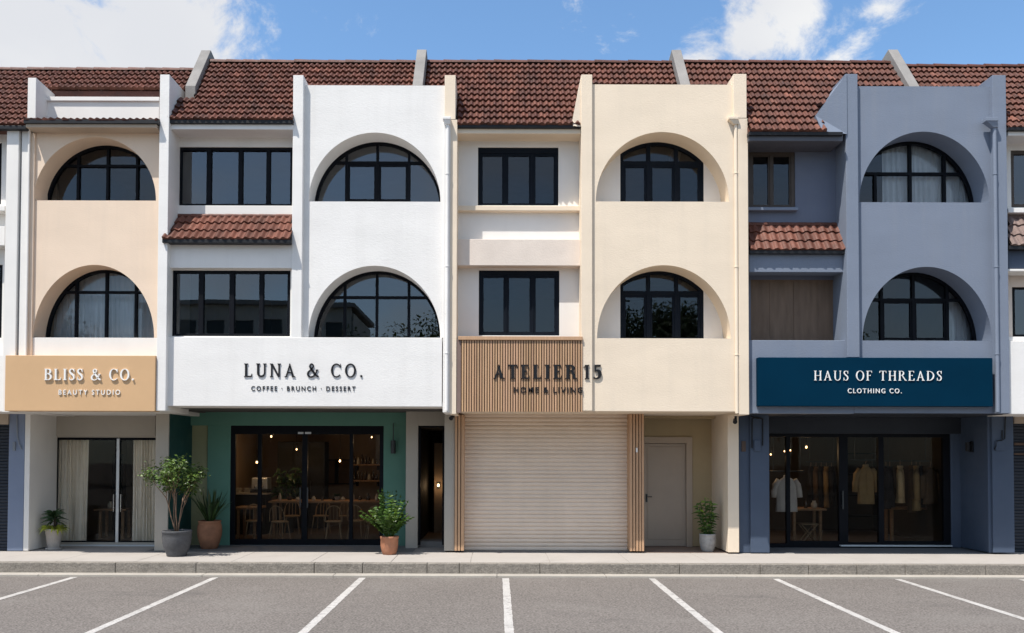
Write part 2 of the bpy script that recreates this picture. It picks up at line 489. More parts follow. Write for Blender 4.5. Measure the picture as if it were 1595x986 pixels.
def serif_glyph(ch, T, t, s=0.07, h=0.035):
    """stroke list and width of one serif capital, cap height 1; T thick stroke, t thin stroke"""
    S = []

    def poly(*p): S.append(('poly', list(p)))

    def slab(xc, y, w):       # bracketed serif centred on xc
        if y < 0.5: poly((xc - w / 2, y), (xc + w / 2, y), (xc + w / 2, y + h), (xc + w * .28, y + h * 2), (xc - w * .28, y + h * 2), (xc - w / 2, y + h))
        else: poly((xc - w / 2, y - h), (xc - w * .28, y - h * 2), (xc + w * .28, y - h * 2), (xc + w / 2, y - h), (xc + w / 2, y), (xc - w / 2, y))

    def stem(x, w=T, top=True, bot=True, y0=0.0, y1=1.0):
        poly((x, y0), (x + w, y0), (x + w, y1), (x, y1))
        if bot: slab(x + w / 2, 0.0, w + 2 * s)
        if top: slab(x + w / 2, 1.0, w + 2 * s)

    def arm(x0, x1, y, tip=0.13, up=0, w=t):
        poly((x0, y - w / 2), (x1, y - w / 2), (x1, y + w / 2), (x0, y + w / 2))
        if up > 0: poly((x1 - .05, y), (x1 + .015, y), (x1 + .03, y + tip), (x1, y + tip))
        elif up < 0: poly((x1, y - tip), (x1 + .03, y - tip), (x1 + .015, y), (x1 - .05, y))
        else: poly((x1 - .03, y - tip * .6), (x1, y - tip * .6), (x1, y + tip * .6), (x1 - .03, y + tip * .6))
    W = 0.7
    if ch == 'I':
        stem(s); W = T + 2 * s
    elif ch == 'L':
        stem(s); arm(s + T, .56, t / 2, .2, 1); W = .6
    elif ch == 'T':
        stem(.34 - T / 2, top=False); arm(.34, .66, 1 - t / 2, .2, -1)
        poly((.02, 1 - t), (.34, 1 - t), (.34, 1), (.02, 1)); poly((-.01, .8), (.02, .8), (.07, 1 - t), (.005, 1 - t)); W = .68
    elif ch in 'EF':
        stem(s, bot=(ch == 'F'), top=False); slab(s + T / 2, 1, T + 2 * s) ; arm(s + T, .54, 1 - t / 2, .18, -1); arm(s + T, .43, .53, .1)
        if ch == 'E': slab(s + T / 2, 0, T + 2 * s); arm(s + T, .58, t / 2, .2, 1)
        W = .62 if ch == 'E' else .57
    elif ch == 'H':
        stem(s); stem(.78 - s - T); poly((s + T, .5 - t / 2), (.78 - s - T, .5 - t / 2), (.78 - s - T, .5 + t / 2), (s + T, .5 + t / 2)); W = .78
    elif ch == 'N':
        stem(s, t * 1.25, top=False); slab(s, 1, .16); stem(.78 - s - t, t * 1.25, bot=False); poly((s - .02, 1), (s + T * .9, 1), (.78 - s + t * .25, 0), (.78 - s - T * .7, 0)); W = .8
    elif ch == 'U':
        stem(s, bot=False, y0=.3); stem(.74 - s - t, t * 1.2, bot=False, y0=.3)
        xa, xb = s, .74 - s + t * .2
        o, i = [], []
        for k in range(21):
            a = R(180 + 9 * k)
            f = k / 20
            tk = T * (1 - f) + t * 1.2 * f
            cx, rx = (xa + xb) / 2, (xb - xa) / 2
            o.append((cx + rx * math.cos(a), .3 + .32 * math.sin(a)))
            i.append((cx + (rx - tk) * math.cos(a), .3 + (.32 - t * 1.5) * math.sin(a)))
        S.append(('strip', o, i)); W = .74
    elif ch == 'A':
        poly((.06, 0), (.06 + t * 1.3, 0), (.40, .9), (.36, 1)); poly((.36 - .02, 1), (.40, 1), (.72, 0), (.72 - T * 1.12, 0), (.33, .93))
        poly((.17, .33 - t / 2), (.55, .33 - t / 2), (.55, .33 + t / 2), (.17, .33 + t / 2)); slab(.09, 0, .2); slab(.66, 0, .26); W = .77
    elif ch in 'BRPD':
        stem(s, bot=(ch in 'RP'), top=False); poly((0, 1 - h), (s, 1 - h), (s, 1), (0, 1))
        if ch in 'BD': poly((0, 0), (s, 0), (s, h), (0, h))
        if ch == 'D':
            S.append(ring(s + T, .5, .58, .5, T * 1.05, t, -90, 90)); W = .80
            poly((s + T - .001, 0), (s + T + .02, 0), (s + T + .02, t), (s + T - .001, t))
        else:
            cx = s + T + .12
            poly((s + T, 1 - t), (cx, 1 - t), (cx, 1), (s + T, 1)); S.append(ring(cx, .765, .27, .235, T, t, -90, 90, 24)); poly((s + T, .53), (cx, .53), (cx, .53 + t), (s + T, .53 + t))
            W = .62
            if ch == 'B':
                S.append(ring(cx + .02, .28, .31, .28, T * 1.05, t, -90, 90, 24)); poly((s + T, 0), (cx + .02, 0), (cx + .02, t), (s + T, t)); W = .66
            if ch == 'R':
                poly((s + T + .12, .54), (s + T + .12 + T * .95, .54), (.78, .0), (.78 - T * 1.05, 0)); slab(.74, 0, .18); W = .78
    elif ch == 'O':
        S.append(ring(.41, .5, .41, .52, T, t, 0, 360, 56)); W = .82
    elif ch == 'C':
        o, i = [], []
        for k in range(45):
            a = R(38 + (318 - 38) * k / 44)
            f = max(0, -math.cos(a))
            tk = t + (T - t) * (f ** .8)
            o.append((.40 + .40 * math.cos(a), .5 + .52 * math.sin(a)))
            i.append((.40 + (.40 - tk) * math.cos(a), .5 + (.52 - max(t, tk * .45)) * math.sin(a)))
        S.append(('strip', o, i)); poly((.675, .70), (.72, .70), (.72, 1.0), (.695, 1.0)); W = .75
    elif ch == 'S':
        S.append(ribbon(catmull([(.45, .80, t), (.38, .93, t), (.25, .985, t * 1.1), (.11, .90, T * .75), (.09, .73, T * .9), (.22, .57, T * 1.05), (.38, .43, T * 1.05), (.445, .25, T * .9),
                                 (.38, .08, T * .65), (.24, .015, t * 1.1), (.10, .07, t), (.05, .22, t)], 5)))
        poly((.44, .70), (.475, .70), (.475, 1.0), (.455, 1.0)); poly((.02, 0), (.04, 0), (.065, .3), (.03, .3)); W = .51
    elif ch == '&':
        S.append(ribbon(catmull([(.86, .04, T * .8), (.70, .12, T * .9), (.46, .42, T), (.25, .70, T * .9), (.22, .86, T * .7), (.34, .985, t), (.47, .88, T * .6), (.44, .72, t * 1.1),
                                 (.26, .52, t * 1.2), (.09, .33, T * .8), (.09, .13, T * .9), (.26, .01, t * 1.2), (.48, .07, t * 1.1), (.66, .28, t), (.74, .52, t)], 5)))
        slab(.74, .56, .2); W = .90
    elif ch == '.':
        S.append(ring(.1, .075, .085, .085, .084, .084, 0, 360, 16)); W = .2
    elif ch == '1':
        stem(.16, T); poly((.0, .82), (.16, .9), (.16 + T, 1), (.16 + T * .6, 1), (0, .86)); W = .16 + T + .12
    elif ch == '5':
        poly((.13, .87), (.48, .87), (.51, 1), (.13, 1)); poly((.12, .5), (.12 + t, .52), (.13 + t, 1), (.12, 1))
        S.append(ribbon(catmull([(.13, .53, t), (.26, .60, T * .6), (.41, .52, T), (.46, .32, T * 1.05), (.38, .10, T * .8), (.20, .02, t), (.07, .10, t * 1.3)], 5))); W = .56
    elif ch == ' ':
        W = .30
    return S, W


def serif_text(mb, text, x0, x1, zb, zt, y0, y1, T, t, nudge=None, track=None):
    """letters between world x0..x1, base line zb, cap line zt, from front y0 to back y1; spacing is spread to fit"""
    H = zt - zb
    gl = [serif_glyph(c, T, t) for c in text]
    sx = 1.0
    tot = sum(w for _, w in gl)
    gap = ((x1 - x0) / H - tot) / max(1, len(text) - 1)
    if len(text) == 1:
        sx, gap = (x1 - x0) / H / tot, 0.0
    elif gap < 0.06:
        sx = (x1 - x0) / H / (tot + 0.06 * (len(text) - 1))
        gap = 0.06
    x = x0
    k = 0
    for (S, w) in gl:
        for st in S:
            k += 1
            yy = y0 + 0.0004 * (k % 7)
            if st[0] == 'poly':
                mb.prism([(x + p[0] * H * sx, zb + p[1] * H) for p in st[1]], yy, y1)
            else:
                A = [(x + p[0] * H * sx, zb + p[1] * H) for p in st[1]]
                B = [(x + p[0] * H * sx, zb + p[1] * H) for p in st[2]]
                n = len(A)
                vs = [(p[0], yy, p[1]) for p in A] + [(p[0], yy, p[1]) for p in B] + [(p[0], y1, p[1]) for p in A] + [(p[0], y1, p[1]) for p in B]
                fs = []
                for i in range(n - 1):
                    fs += [(i, i + 1, n + i + 1, n + i), (2 * n + i + 1, 2 * n + i, 3 * n + i, 3 * n + i + 1), (i + 1, i, 2 * n + i, 2 * n + i + 1), (n + i, n + i + 1, 3 * n + i + 1, 3 * n + i)]
                fs += [(0, n, 3 * n, 2 * n), (n - 1, 3 * n - 1, 4 * n - 1, 2 * n - 1)]
                mb.add(vs, fs)
        x += (w * sx + gap) * H
    return mb


def sans_text(text, x0, x1, zb, zt, y0, y1, bold=0.012, track=1.25):
    """sans capitals from the built-in font, turned into a mesh that fills the given box"""
    c = bpy.data.curves.new('lettering', 'FONT')
    c.body = text
    c.size = 1
    c.extrude = 0.5
    c.offset = bold
    c.space_character = track
    o = bpy.data.objects.new('lettering', c)
    COL.objects.link(o)
    dg = bpy.context.evaluated_depsgraph_get()
    dg.update()
    me = bpy.data.meshes.new_from_object(o.evaluated_get(dg))
    bpy.data.objects.remove(o)
    bpy.data.curves.remove(c)
    vs = [v.co.copy() for v in me.vertices]
    xa, xb = min(v.x for v in vs), max(v.x for v in vs)
    ya, yb = min(v.y for v in vs), max(v.y for v in vs)
    za, zb_ = min(v.z for v in vs), max(v.z for v in vs)
    out = MB()
    out.add([(x0 + (v.x - xa) / (xb - xa) * (x1 - x0), y1 + (v.z - za) / (zb_ - za) * (y0 - y1), zb + (v.y - ya) / (yb - ya) * (zt - zb)) for v in vs],
            [list(p.vertices) for p in me.polygons])
    bpy.data.meshes.remove(me)
    return out


# ------------------------------------------------------------------ daylight
SUN_AZ, SUN_R = 1.0, 2.8                      # light travels (+SUN_AZ, +1, -SUN_R): high from the left, in front of the row
sd = Vector((SUN_AZ, 1.0, -SUN_R)).normalized()
sun_el = math.asin(-sd.z)
sl = bpy.data.lights.new('sun', 'SUN')
sl.energy = 4.9
sl.angle = R(0.5)
sl.color = (1.0, 0.952, 0.88)
so = bpy.data.objects.new('sun', sl)
COL.objects.link(so)
so.rotation_euler = sd.to_track_quat('-Z', 'Y').to_euler()
so.location = (-10, -20, 30)

W = bpy.data.worlds.new('World')
SC.world = W
W.use_nodes = True
nt = W.node_tree
N, L = nt.nodes, nt.links
bg = N['Background']
bg.inputs['Strength'].default_value = 0.1
sky = N.new('ShaderNodeTexSky')
sky.sky_type = 'NISHITA'
sky.sun_disc = False
sky.sun_elevation = sun_el
sky.sun_rotation = math.atan2(-sd.x, -sd.y)
sky.air_density = 1.0
sky.dust_density = 0.6
sky.ozone_density = 2.0
tc = N.new('ShaderNodeTexCoord')


def vmath(op, a, b=None):
    n = N.new('ShaderNodeVectorMath')
    n.operation = op
    for i, v in enumerate((a, b)):
        if v is None: continue
        if hasattr(v, 'is_output'): L.new(v, n.inputs[i])
        else: n.inputs[i].default_value = v
    return n.outputs['Value'] if op in ('DOT_PRODUCT', 'DISTANCE', 'LENGTH') else n.outputs['Vector']


def smath(op, a, b=0.0, clamp=False):
    n = N.new('ShaderNodeMath')
    n.operation = op
    n.use_clamp = clamp
    for i, v in enumerate((a, b)):
        if hasattr(v, 'is_output'): L.new(v, n.inputs[i])
        else: n.inputs[i].default_value = v
    return n.outputs[0]


def mrange(v, a, b, c, d, smooth=True):
    n = N.new('ShaderNodeMapRange')
    if smooth: n.interpolation_type = 'SMOOTHSTEP'
    for k, x in zip(('From Min', 'From Max', 'To Min', 'To Max'), (a, b, c, d)): n.inputs[k].default_value = x
    L.new(v, n.inputs['Value'])
    return n.outputs[0]


def wnoise(vec, scale, detail, rough, dist=0.0):
    n = N.new('ShaderNodeTexNoise')
    n.inputs['Scale'].default_value = scale
    n.inputs['Detail'].default_value = detail
    n.inputs['Roughness'].default_value = rough
    n.inputs['Distortion'].default_value = dist
    L.new(vec, n.inputs['Vector'])
    return n.outputs['Fac']


gen = vmath('NORMALIZE', tc.outputs['Generated'])
mp = N.new('ShaderNodeMapping')
mp.inputs['Rotation'].default_value = (0.0, R(38), 0.0)
mp.inputs['Scale'].default_value = (1.0, 1.0, 1.5)
L.new(gen, mp.inputs['Vector'])
n1 = wnoise(mp.outputs[0], 7.5, 11, 0.66, 0.35)


def sdir(px, py):
    v = CAM_R @ Vector(((px - CXP) / F, -(py - CYP) / F, -1.0))
    return tuple(v.normalized())


bias = None
for px, py, rad, amp in ((60, 60, 0.20, 0.36), (230, 70, 0.15, 0.36), (370, 60, 0.11, 0.22), (430, 30, 0.10, 0.20), (-250, -100, 0.3, 0.4),
                         (1095, 100, 0.065, 0.33), (1160, 65, 0.085, 0.27), (1235, 10, 0.075, 0.24), (1345, 60, 0.07, 0.25), (1385, 10, 0.065, 0.23), (1290, 105, 0.07, 0.20)):
    dd = vmath('DISTANCE', gen, sdir(px, py))
    f = mrange(dd, 0.0, rad, amp, 0.0)
    bias = f if bias is None else smath('MAXIMUM', bias, f)
sep = N.new('ShaderNodeSeparateXYZ')
L.new(gen, sep.inputs[0])
vn = mrange(wnoise(mp.outputs[0], 4.5, 4, 0.5), 0.35, 0.65, 0.4, 1.0)
behind = smath('MULTIPLY', mrange(sep.outputs['Y'], 0.25, -0.2, 0.0, 0.62), vn)      # a thin bright veil over the car park side
dens = smath('ADD', n1, bias)
cl = smath('MAXIMUM', mrange(dens, 0.61, 0.80, 0.0, 1.0), behind)
shade = mrange(wnoise(mp.outputs[0], 3.5, 4, 0.5), 0.32, 0.66, 0.35, 1.0)
cc = N.new('ShaderNodeMix')
cc.data_type = 'RGBA'
cc.inputs[6].default_value = (5.2, 5.4, 5.9, 1)
cc.inputs[7].default_value = (7.0, 7.05, 7.1, 1)
L.new(shade, cc.inputs[0])
tint = N.new('ShaderNodeMix')
tint.data_type = 'RGBA'
tint.blend_type = 'MULTIPLY'
tint.inputs[0].default_value = 1.0
tint.inputs[7].default_value = (1.3, 1.56, 1.66, 1)
L.new(sky.outputs[0], tint.inputs[6])
mx = N.new('ShaderNodeMix')
mx.data_type = 'RGBA'
L.new(cl, mx.inputs[0])
L.new(tint.outputs[2], mx.inputs[6])
L.new(cc.outputs[2], mx.inputs[7])
L.new(mx.outputs[2], bg.inputs['Color'])
SKY_TINT = tint.inputs[7]

SC.view_settings.view_transform = 'Standard'
SC.view_settings.look = 'None'
SC.view_settings.exposure = 0.39
SC.view_settings.gamma = 1
SC.view_settings.use_curve_mapping = False
SC.cycles.max_bounces = 8
SC.cycles.transparent_max_bounces = 12
SC.cycles.sample_clamp_indirect = 6
SC.cycles.caustics_reflective = False
SC.cycles.caustics_refractive = False

# ------------------------------------------------------------------ ground
GZ = -0.23                                    # road level; the pavement is z = 0
m = MB().box(-150, 150, -140, 1.0, GZ - 0.2, GZ)
structure('road', m, M['asphalt'])
m = MB()
x = -26.0
rr = random.Random(5)
while x < 26:
    w = rr.choice((1.5, 1.5, 1.5, 1.2, 1.8))
    m.box(x, x + w - 0.006, -0.485, 7.5, -0.10, -0.0005 - rr.random() * 0.002)
    x += w
m.box(-26, 26, -0.48, 7.5, -0.2, -0.012)
structure('pavement', m, M['pavement'], bevel=0.006)
m = MB()
x = -26.0
while x < 26:
    w = rr.choice((0.6, 0.9, 1.2, 1.5, 2.2, 2.6))
    m.box(x, x + w - 0.008, -0.67 + rr.random() * .006, -0.488, GZ - 0.1, -0.002 - rr.random() * 0.004)
    x += w
structure('kerb', m, M['kerb'], bevel=0.012)
m = MB()
x = -26.0
while x < 26:
    w = rr.choice((2.0, 2.4, 3.0))
    m.box(x, x + w - 0.006, -0.92 + rr.random() * .01, -0.66, GZ - 0.1, GZ + 0.04)
    x += w
structure('gutter_strip', m, M['apron'], bevel=0.01)
for i, px in enumerate((-95, 123, 340, 566.8, 787.6, 1012.7, 1203.7, 1392, 1582, 1770)):
    p0 = X(px, 898, -.81)
    rl = random.Random(i)
    n = 60
    L_ = [(p0 - 0.06 + rl.uniform(-.004, .004), -.97 - 5.1 * k / n) for k in range(n + 1)]
    R_ = [(p0 + 0.06 + rl.uniform(-.004, .004), -.97 - 5.1 * k / n) for k in range(n + 1)]
    m = MB()
    m.add([(a, b, GZ + 0.004) for a, b in L_] + [(a, b, GZ + 0.004) for a, b in R_], [(k + 1, k, n + 1 + k, n + 2 + k) for k in range(n)])
    structure('parking_line', m, M['line'])


# ------------------------------------------------------------------ building pieces
def tile_field(mb, xr, y0, z0, ang, slen, courses, period, lift=0.052, amp=0.032, seed=1, var=0.25):
    """courses of roll tiles climbing a slope; xr(s) gives the x range at distance s up the slope"""
    rn = random.Random(seed)
    ds = slen / courses
    ca, sa = math.cos(ang), math.sin(ang)
    K = 8

    def prof(ph):
        return math.sin(math.pi * ph / .66) if ph < .66 else -.22 * math.sin(math.pi * (ph - .66) / .34)

    def pt(x, s, h): return (x, y0 + s * ca - h * sa, z0 + s * sa + h * ca)
    for c in range(courses):
        s0, s1 = c * ds, min(slen, (c + 1) * ds + ds * .12)
        xa, xb = xr(s0 + ds * .5)
        i0, i1 = int(math.floor(xa / period)), int(math.ceil(xb / period))
        for i in range(i0, i1):
            g = 1 + rn.uniform(-var, var)
            wr = rn.random()
            mb.cur = (g, g * (1 + .1 * (wr - .5)), g * (1 + .16 * (wr - .5)))
            if rn.random() < .05: mb.cur = (g * 1.5, g * 1.55, g * 1.55)
            dl, dsj = rn.uniform(-.005, .005), rn.uniform(-.008, .008)
            vs, fs = [], []
            for k in range(K + 1):
                x = min(xb, max(xa, (i + k / K) * period))
                h = amp * prof(k / K)
                arc = -0.35 * amp * math.sin(math.pi * k / K)
                vs += [pt(x, s0 + dsj + arc * .4, -0.012), pt(x, s0 + dsj + arc, lift + h + dl), pt(x, s0 + dsj + ds * .5, lift * .62 + h + dl), pt(x, s1, h * .95)]
            for k in range(K):
                a, b = k * 4, k * 4 + 4
                fs += [(a, b, b + 1, a + 1), (a + 1, b + 1, b + 2, a + 2), (a + 2, b + 2, b + 3, a + 3)]
            mb.add(vs, fs)
    mb.cur = (1, 1, 1)
    return mb


SLOPE = R(53)


def roof_geo(py_eave, d_eave, py_ridge, px):
    y0, z0 = d_eave, Z(py_eave, px, d_eave)
    lo, hi = 0.1, 6.0
    for _ in range(40):
        md = (lo + hi) / 2
        if z0 + math.tan(SLOPE) * md > Z(py_ridge, px, d_eave + md): hi = md
        else: lo = md
    return y0, z0, lo / math.cos(SLOPE)


def make_roof(h, xa, xb, py_eave, d_eave, py_ridge, px, courses, seed, period=0.128):
    y0, z0, sl_ = roof_geo(py_eave, d_eave, py_ridge, px)
    sl_ -= 0.09
    t = MB()
    tile_field(t, lambda s: (xa, xb), y0, z0, SLOPE, sl_, courses, period, seed=seed)
    yr, zr = y0 + sl_ * math.cos(SLOPE), z0 + sl_ * math.sin(SLOPE)
    t.cur = (0.9, 0.9, 0.9)
    t.prism_x([(y0 + .03, z0 - .03), (yr, zr - .02), (yr + .1, zr - .02), (yr + .1 + sl_ * math.cos(SLOPE), z0 - .03)], xa, xb)
    t.cur = (1, 1, 1)
    ro = t.build('roof', M['tile'], h)
    rc = MB()
    x = xa
    k = 0
    rn = random.Random(seed + 50)
    while x < xb - .02:
        e = min(xb, x + .36)
        g = rn.uniform(.75, 1.1)
        rc.cur = (g, g, g)
        zz = zr + .015 + rn.uniform(-.004, .004)
        vs = []
        for xx, r_ in ((x, .085), (e + .0, .076)):
            for q in range(9):
                a = math.pi * q / 8
                vs.append((xx, yr + .05 - r_ * 1.1 * math.cos(a), zz - .03 + r_ * math.sin(a)))
        rc.add(vs, [(q, q + 9, q + 10, q + 1) for q in range(8)] + [tuple(range(8, -1, -1)), tuple(range(9, 18))])
        x = e
    rc.build('ridge_cap', M['tile'], ro)
    return y0, z0, sl_, yr, zr


def make_fin(h, px_top, roof, py_top=77, w=0.205):
    """raised concrete party wall that climbs the roof slope"""
    y0, z0, sl_, yr, zr = roof
    d = yr + .05
    xc = X(px_top, py_top, d)
    up = Z(py_top, px_top, d) - (zr + .05 * math.tan(SLOPE))
    b = MB()
    b.prism_x([(.42, z0 + (.3 - y0) * math.tan(SLOPE)), (.42, z0 + (.42 - y0) * math.tan(SLOPE) + up), (d, zr + .05 * math.tan(SLOPE) + up), (d + .35, zr + .05 * math.tan(SLOPE) + up - .1), (d + .35, z0)],
              xc - w / 2, xc + w / 2)
    b.build('party_wall', M['concrete'], h, bevel=0.01)
    return xc


class Arch:
    def __init__(s, px0, px1, py_sill, py_top, d):
        s.d = d
        xm = (px0 + px1) / 2
        s.x0, s.x1 = X(px0, py_sill - 10, d), X(px1, py_sill - 10, d)
        s.cx, s.a = (s.x0 + s.x1) / 2, (s.x1 - s.x0) / 2
        s.zs = Z(py_sill, xm, d)
        s.b = Z(py_top, xm, d) - s.zs

    def top(s, x, inset=0.0):
        u = (x - s.cx) / (s.a - inset)
        return s.zs + (s.b - inset) * math.sqrt(max(0.0, 1 - u * u))


def arch_wall(mb, x0, x1, zb, zt, arches, y0, yw, thick=0.2, back=0.6):
    """wall between x0..x1 and zb..zt pierced by stacked arched openings whose reveals run back to yw"""
    arches = sorted(arches, key=lambda a: a.zs)
    zc = zb
    if arches[0].zs > zb + 1e-4:
        mb.add([(x0, y0, zb), (x1, y0, zb), (x1, y0, arches[0].zs), (x0, y0, arches[0].zs)], [(0, 1, 2, 3)])
    for k, A in enumerate(arches):
        zt_ = arches[k + 1].zs if k + 1 < len(arches) else zt
        n = 56
        xs = [A.cx - A.a * math.cos(math.pi * i / n) for i in range(n + 1)]
        zs = [A.zs + A.b * math.sin(math.pi * i / n) for i in range(n + 1)]
        mb.add([(x0, y0, A.zs), (A.cx - A.a, y0, A.zs), (A.cx - A.a, y0, zt_), (x0, y0, zt_)], [(0, 1, 2, 3)])
        mb.add([(A.cx + A.a, y0, A.zs), (x1, y0, A.zs), (x1, y0, zt_), (A.cx + A.a, y0, zt_)], [(0, 1, 2, 3)])
        for i in range(n):
            mb.add([(xs[i], y0, zs[i]), (xs[i + 1], y0, zs[i + 1]), (xs[i + 1], y0, zt_), (xs[i], y0, zt_)], [(0, 1, 2, 3)])
            mb.add([(xs[i], y0, zs[i]), (xs[i], yw, zs[i]), (xs[i + 1], yw, zs[i + 1]), (xs[i + 1], y0, zs[i + 1])], [(0, 1, 2, 3)])
        mb.add([(A.cx - A.a, y0, A.zs), (A.cx + A.a, y0, A.zs), (A.cx + A.a, yw + .1, A.zs), (A.cx - A.a, yw + .1, A.zs)], [(0, 1, 2, 3)])
    y1 = y0 + thick
    mb.add([(x0, y0, zt), (x1, y0, zt), (x1, y1, zt), (x0, y1, zt)], [(0, 1, 2, 3)])
    mb.add([(x0, y1, zt), (x1, y1, zt), (x1, y1, zt - back), (x0, y1, zt - back)], [(0, 1, 2, 3)])
    mb.add([(x0, y0, zb), (x0, y1, zb), (x1, y1, zb), (x1, y0, zb)], [(0, 1, 2, 3)])
    return mb


def arch_window(h, A, y, mulls, transom, fm, fw=0.05, mw=0.05, xl=None, xr=None, sash=None, low_split=None, gm='glass_up'):
    """arched window in opening A at depth y: curved frame, mullions, transom, optional casement sashes, one sheet of glass"""
    xl = A.cx - A.a if xl is None else xl
    xr = A.cx + A.a if xr is None else xr
    f = MB()
    n = 48
    lo, hi = max(xl, A.cx - A.a), min(xr, A.cx + A.a)
    t0 = math.acos(max(-1, min(1, (A.cx - lo) / A.a)))
    t1 = math.acos(max(-1, min(1, (A.cx - hi) / A.a)))
    po = [(A.cx - A.a * math.cos(t0 + (t1 - t0) * i / n), A.zs + A.b * math.sin(t0 + (t1 - t0) * i / n)) for i in range(n + 1)]
    pi_ = [(A.cx - (A.a - fw) * math.cos(t0 + (t1 - t0) * i / n), A.zs + (A.b - fw) * math.sin(t0 + (t1 - t0) * i / n)) for i in range(n + 1)]
    vs = [(x, y, z) for x, z in po] + [(x, y, z) for x, z in pi_] + [(x, y + .09, z) for x, z in po] + [(x, y + .09, z) for x, z in pi_]
    k = n + 1
    fs = []
    for i in range(n):
        fs += [(i, i + 1, k + i + 1, k + i), (k + i, k + i + 1, 3 * k + i + 1, 3 * k + i), (2 * k + i, 2 * k + i + 1, i + 1, i)]
    f.add(vs, fs)
    f.box(lo, hi, y + .002, y + .085, A.zs, A.zs + fw * .8)
    if xl > A.cx - A.a + .01: f.box(xl, xl + fw, y + .003, y + .085, A.zs, A.top(xl) - .004)
    if xr < A.cx + A.a - .01: f.box(xr - fw, xr, y + .003, y + .085, A.zs, A.top(xr) - .004)
    for mx_ in mulls:
        f.box(mx_ - mw / 2, mx_ + mw / 2, y + .004, y + .08, A.zs + .01, A.top(mx_, fw) + .01)
    if transom is not None:
        q = math.sqrt(max(0, 1 - ((transom - A.zs) / A.b) ** 2)) * (A.a - fw * .5)
        f.box(max(lo, A.cx - q), min(hi, A.cx + q), y + .006, y + .078, transom - mw / 2, transom + mw / 2)
    if low_split:
        f.box(low_split - mw / 2, low_split + mw / 2, y + .005, y + .08, A.zs + .01, transom)
    w = f.build('arched_window', fm, h, bevel=0.004)
    if sash:
        for a, b, c, d, t in sash:
            g = MB().grid_wall((a, b), (c, d), [(a + t, b - t, c + t, d - t)], y + .022, y + .07)
            g.build('sash', fm, w, bevel=0.003, merge=True)
    pts = [(x, z) for x, z in po]
    if xl > A.cx - A.a + .01: pts = [(xl, A.zs)] + pts
    if xr < A.cx + A.a - .01: pts = pts + [(xr, A.zs)]
    g = MB()
    g.add([(x, y + .05, z) for x, z in pts], [list(range(len(pts) - 1, -1, -1))])
    g.build('pane', M[gm], w)
    return w


def rect_window(h, px0, px1, py0, py1, d, panes, pane_y, fm, sash=0.0, fdepth=0.09, gm='glass_up', name='window', dglass=.05):
    """rectangular window: fixed frame open around each pane; with sash, every pane has its own casement ring"""
    ym, xm = (py0 + py1) / 2, (px0 + px1) / 2
    x0, x1 = X(px0, ym, d), X(px1, ym, d)
    z0, z1 = Z(py1, xm, d), Z(py0, xm, d)
    pa = [(X(a, ym, d), X(b, ym, d)) for a, b in panes]
    pz = (Z(pane_y[1], xm, d), Z(pane_y[0], xm, d))
    f = MB().grid_wall((x0, x1), (z0, z1), [(a - sash, b + sash, pz[0] - sash, pz[1] + sash) for a, b in pa], d, d + fdepth)
    w = f.build(name, fm, h, bevel=0.004, merge=True)
    if sash:
        for a, b in pa:
            g = MB().grid_wall((a - sash, b + sash), (pz[0] - sash, pz[1] + sash), [(a, b, pz[0], pz[1])], d + .018, d + .07)
            g.build('sash', fm, w, bevel=0.003, merge=True)
    g = MB()
    g.add([(x0 + .01, d + dglass, z0 + .01), (x1 - .01, d + dglass, z0 + .01), (x1 - .01, d + dglass, z1 - .01), (x0 + .01, d + dglass, z1 - .01)], [(0, 1, 2, 3)])
    g.build('pane', M[gm], w)
    return w


def recess_wall(h, px0, px1, py0, py1, holes, d, m, name='wall', thick=0.12):
    ym, xm = (py0 + py1) / 2, (px0 + px1) / 2
    hs = [(X(a, (c + e) / 2, d), X(b, (c + e) / 2, d), Z(e, (a + b) / 2, d), Z(c, (a + b) / 2, d)) for a, b, c, e in holes]
    w = MB().grid_wall((X(px0, ym, d), X(px1, ym, d)), (Z(py1, xm, d), Z(py0, xm, d)), hs, d, d + thick)
    return w.build(name, M[m], h, merge=True, bevel=0.006)


def part(h, name, m, *boxes, bevel=0.008, parent=None):
    """one part made of measured boxes (px0, px1, py0, py1, front depth, back depth)"""
    for q in boxes: o = MB().pbox(*q).build(name, M[m], parent or h, bevel=bevel)
    return o


def downpipe(h, px, py0, py1, d, m, hop=(0, 0, 0, 0)):
    r = 0.036
    x = X(px, (py0 + py1) / 2, d)
    b = MB()
    b.tube([(x, d, Z(py0, px, d)), (x, d, Z(py1, px, d))], r, 14)
    for q in (0.18, 0.5, 0.8):
        z = Z(py0 + (py1 - py0) * q, px, d)
        b.tube([(x, d, z - .012), (x, d, z + .012)], r + .008, 14)
    p = b.build('downpipe', M[m], h, smooth=False, bevel=0.003)
    a0, a1, b0, b1 = hop
    t = MB()
    xa, xb = X(a0, b0, d - .09), X(a1, b0, d - .09)
    za, zb = Z(b1, px, d - .09), Z(b0, px, d - .09)
    zm = zb - (zb - za) * .38
    xc = (xa + xb) / 2
    t.box(xa, xb, d - .09, d + .07, zm, zb)
    w = .05
    t.add([(xa + .012, d - .08, zm), (xb - .012, d - .08, zm), (xb - .012, d + .06, zm), (xa + .012, d + .06, zm),
           (x - w, d - w, za), (x + w, d - w, za), (x + w, d + w, za), (x - w, d + w, za)],
          [(0, 1, 5, 4), (1, 2, 6, 5), (2, 3, 7, 6), (3, 0, 4, 7), (4, 5, 6, 7)])
    t.build('hopper', M[m], p, bevel=0.006)
    return p


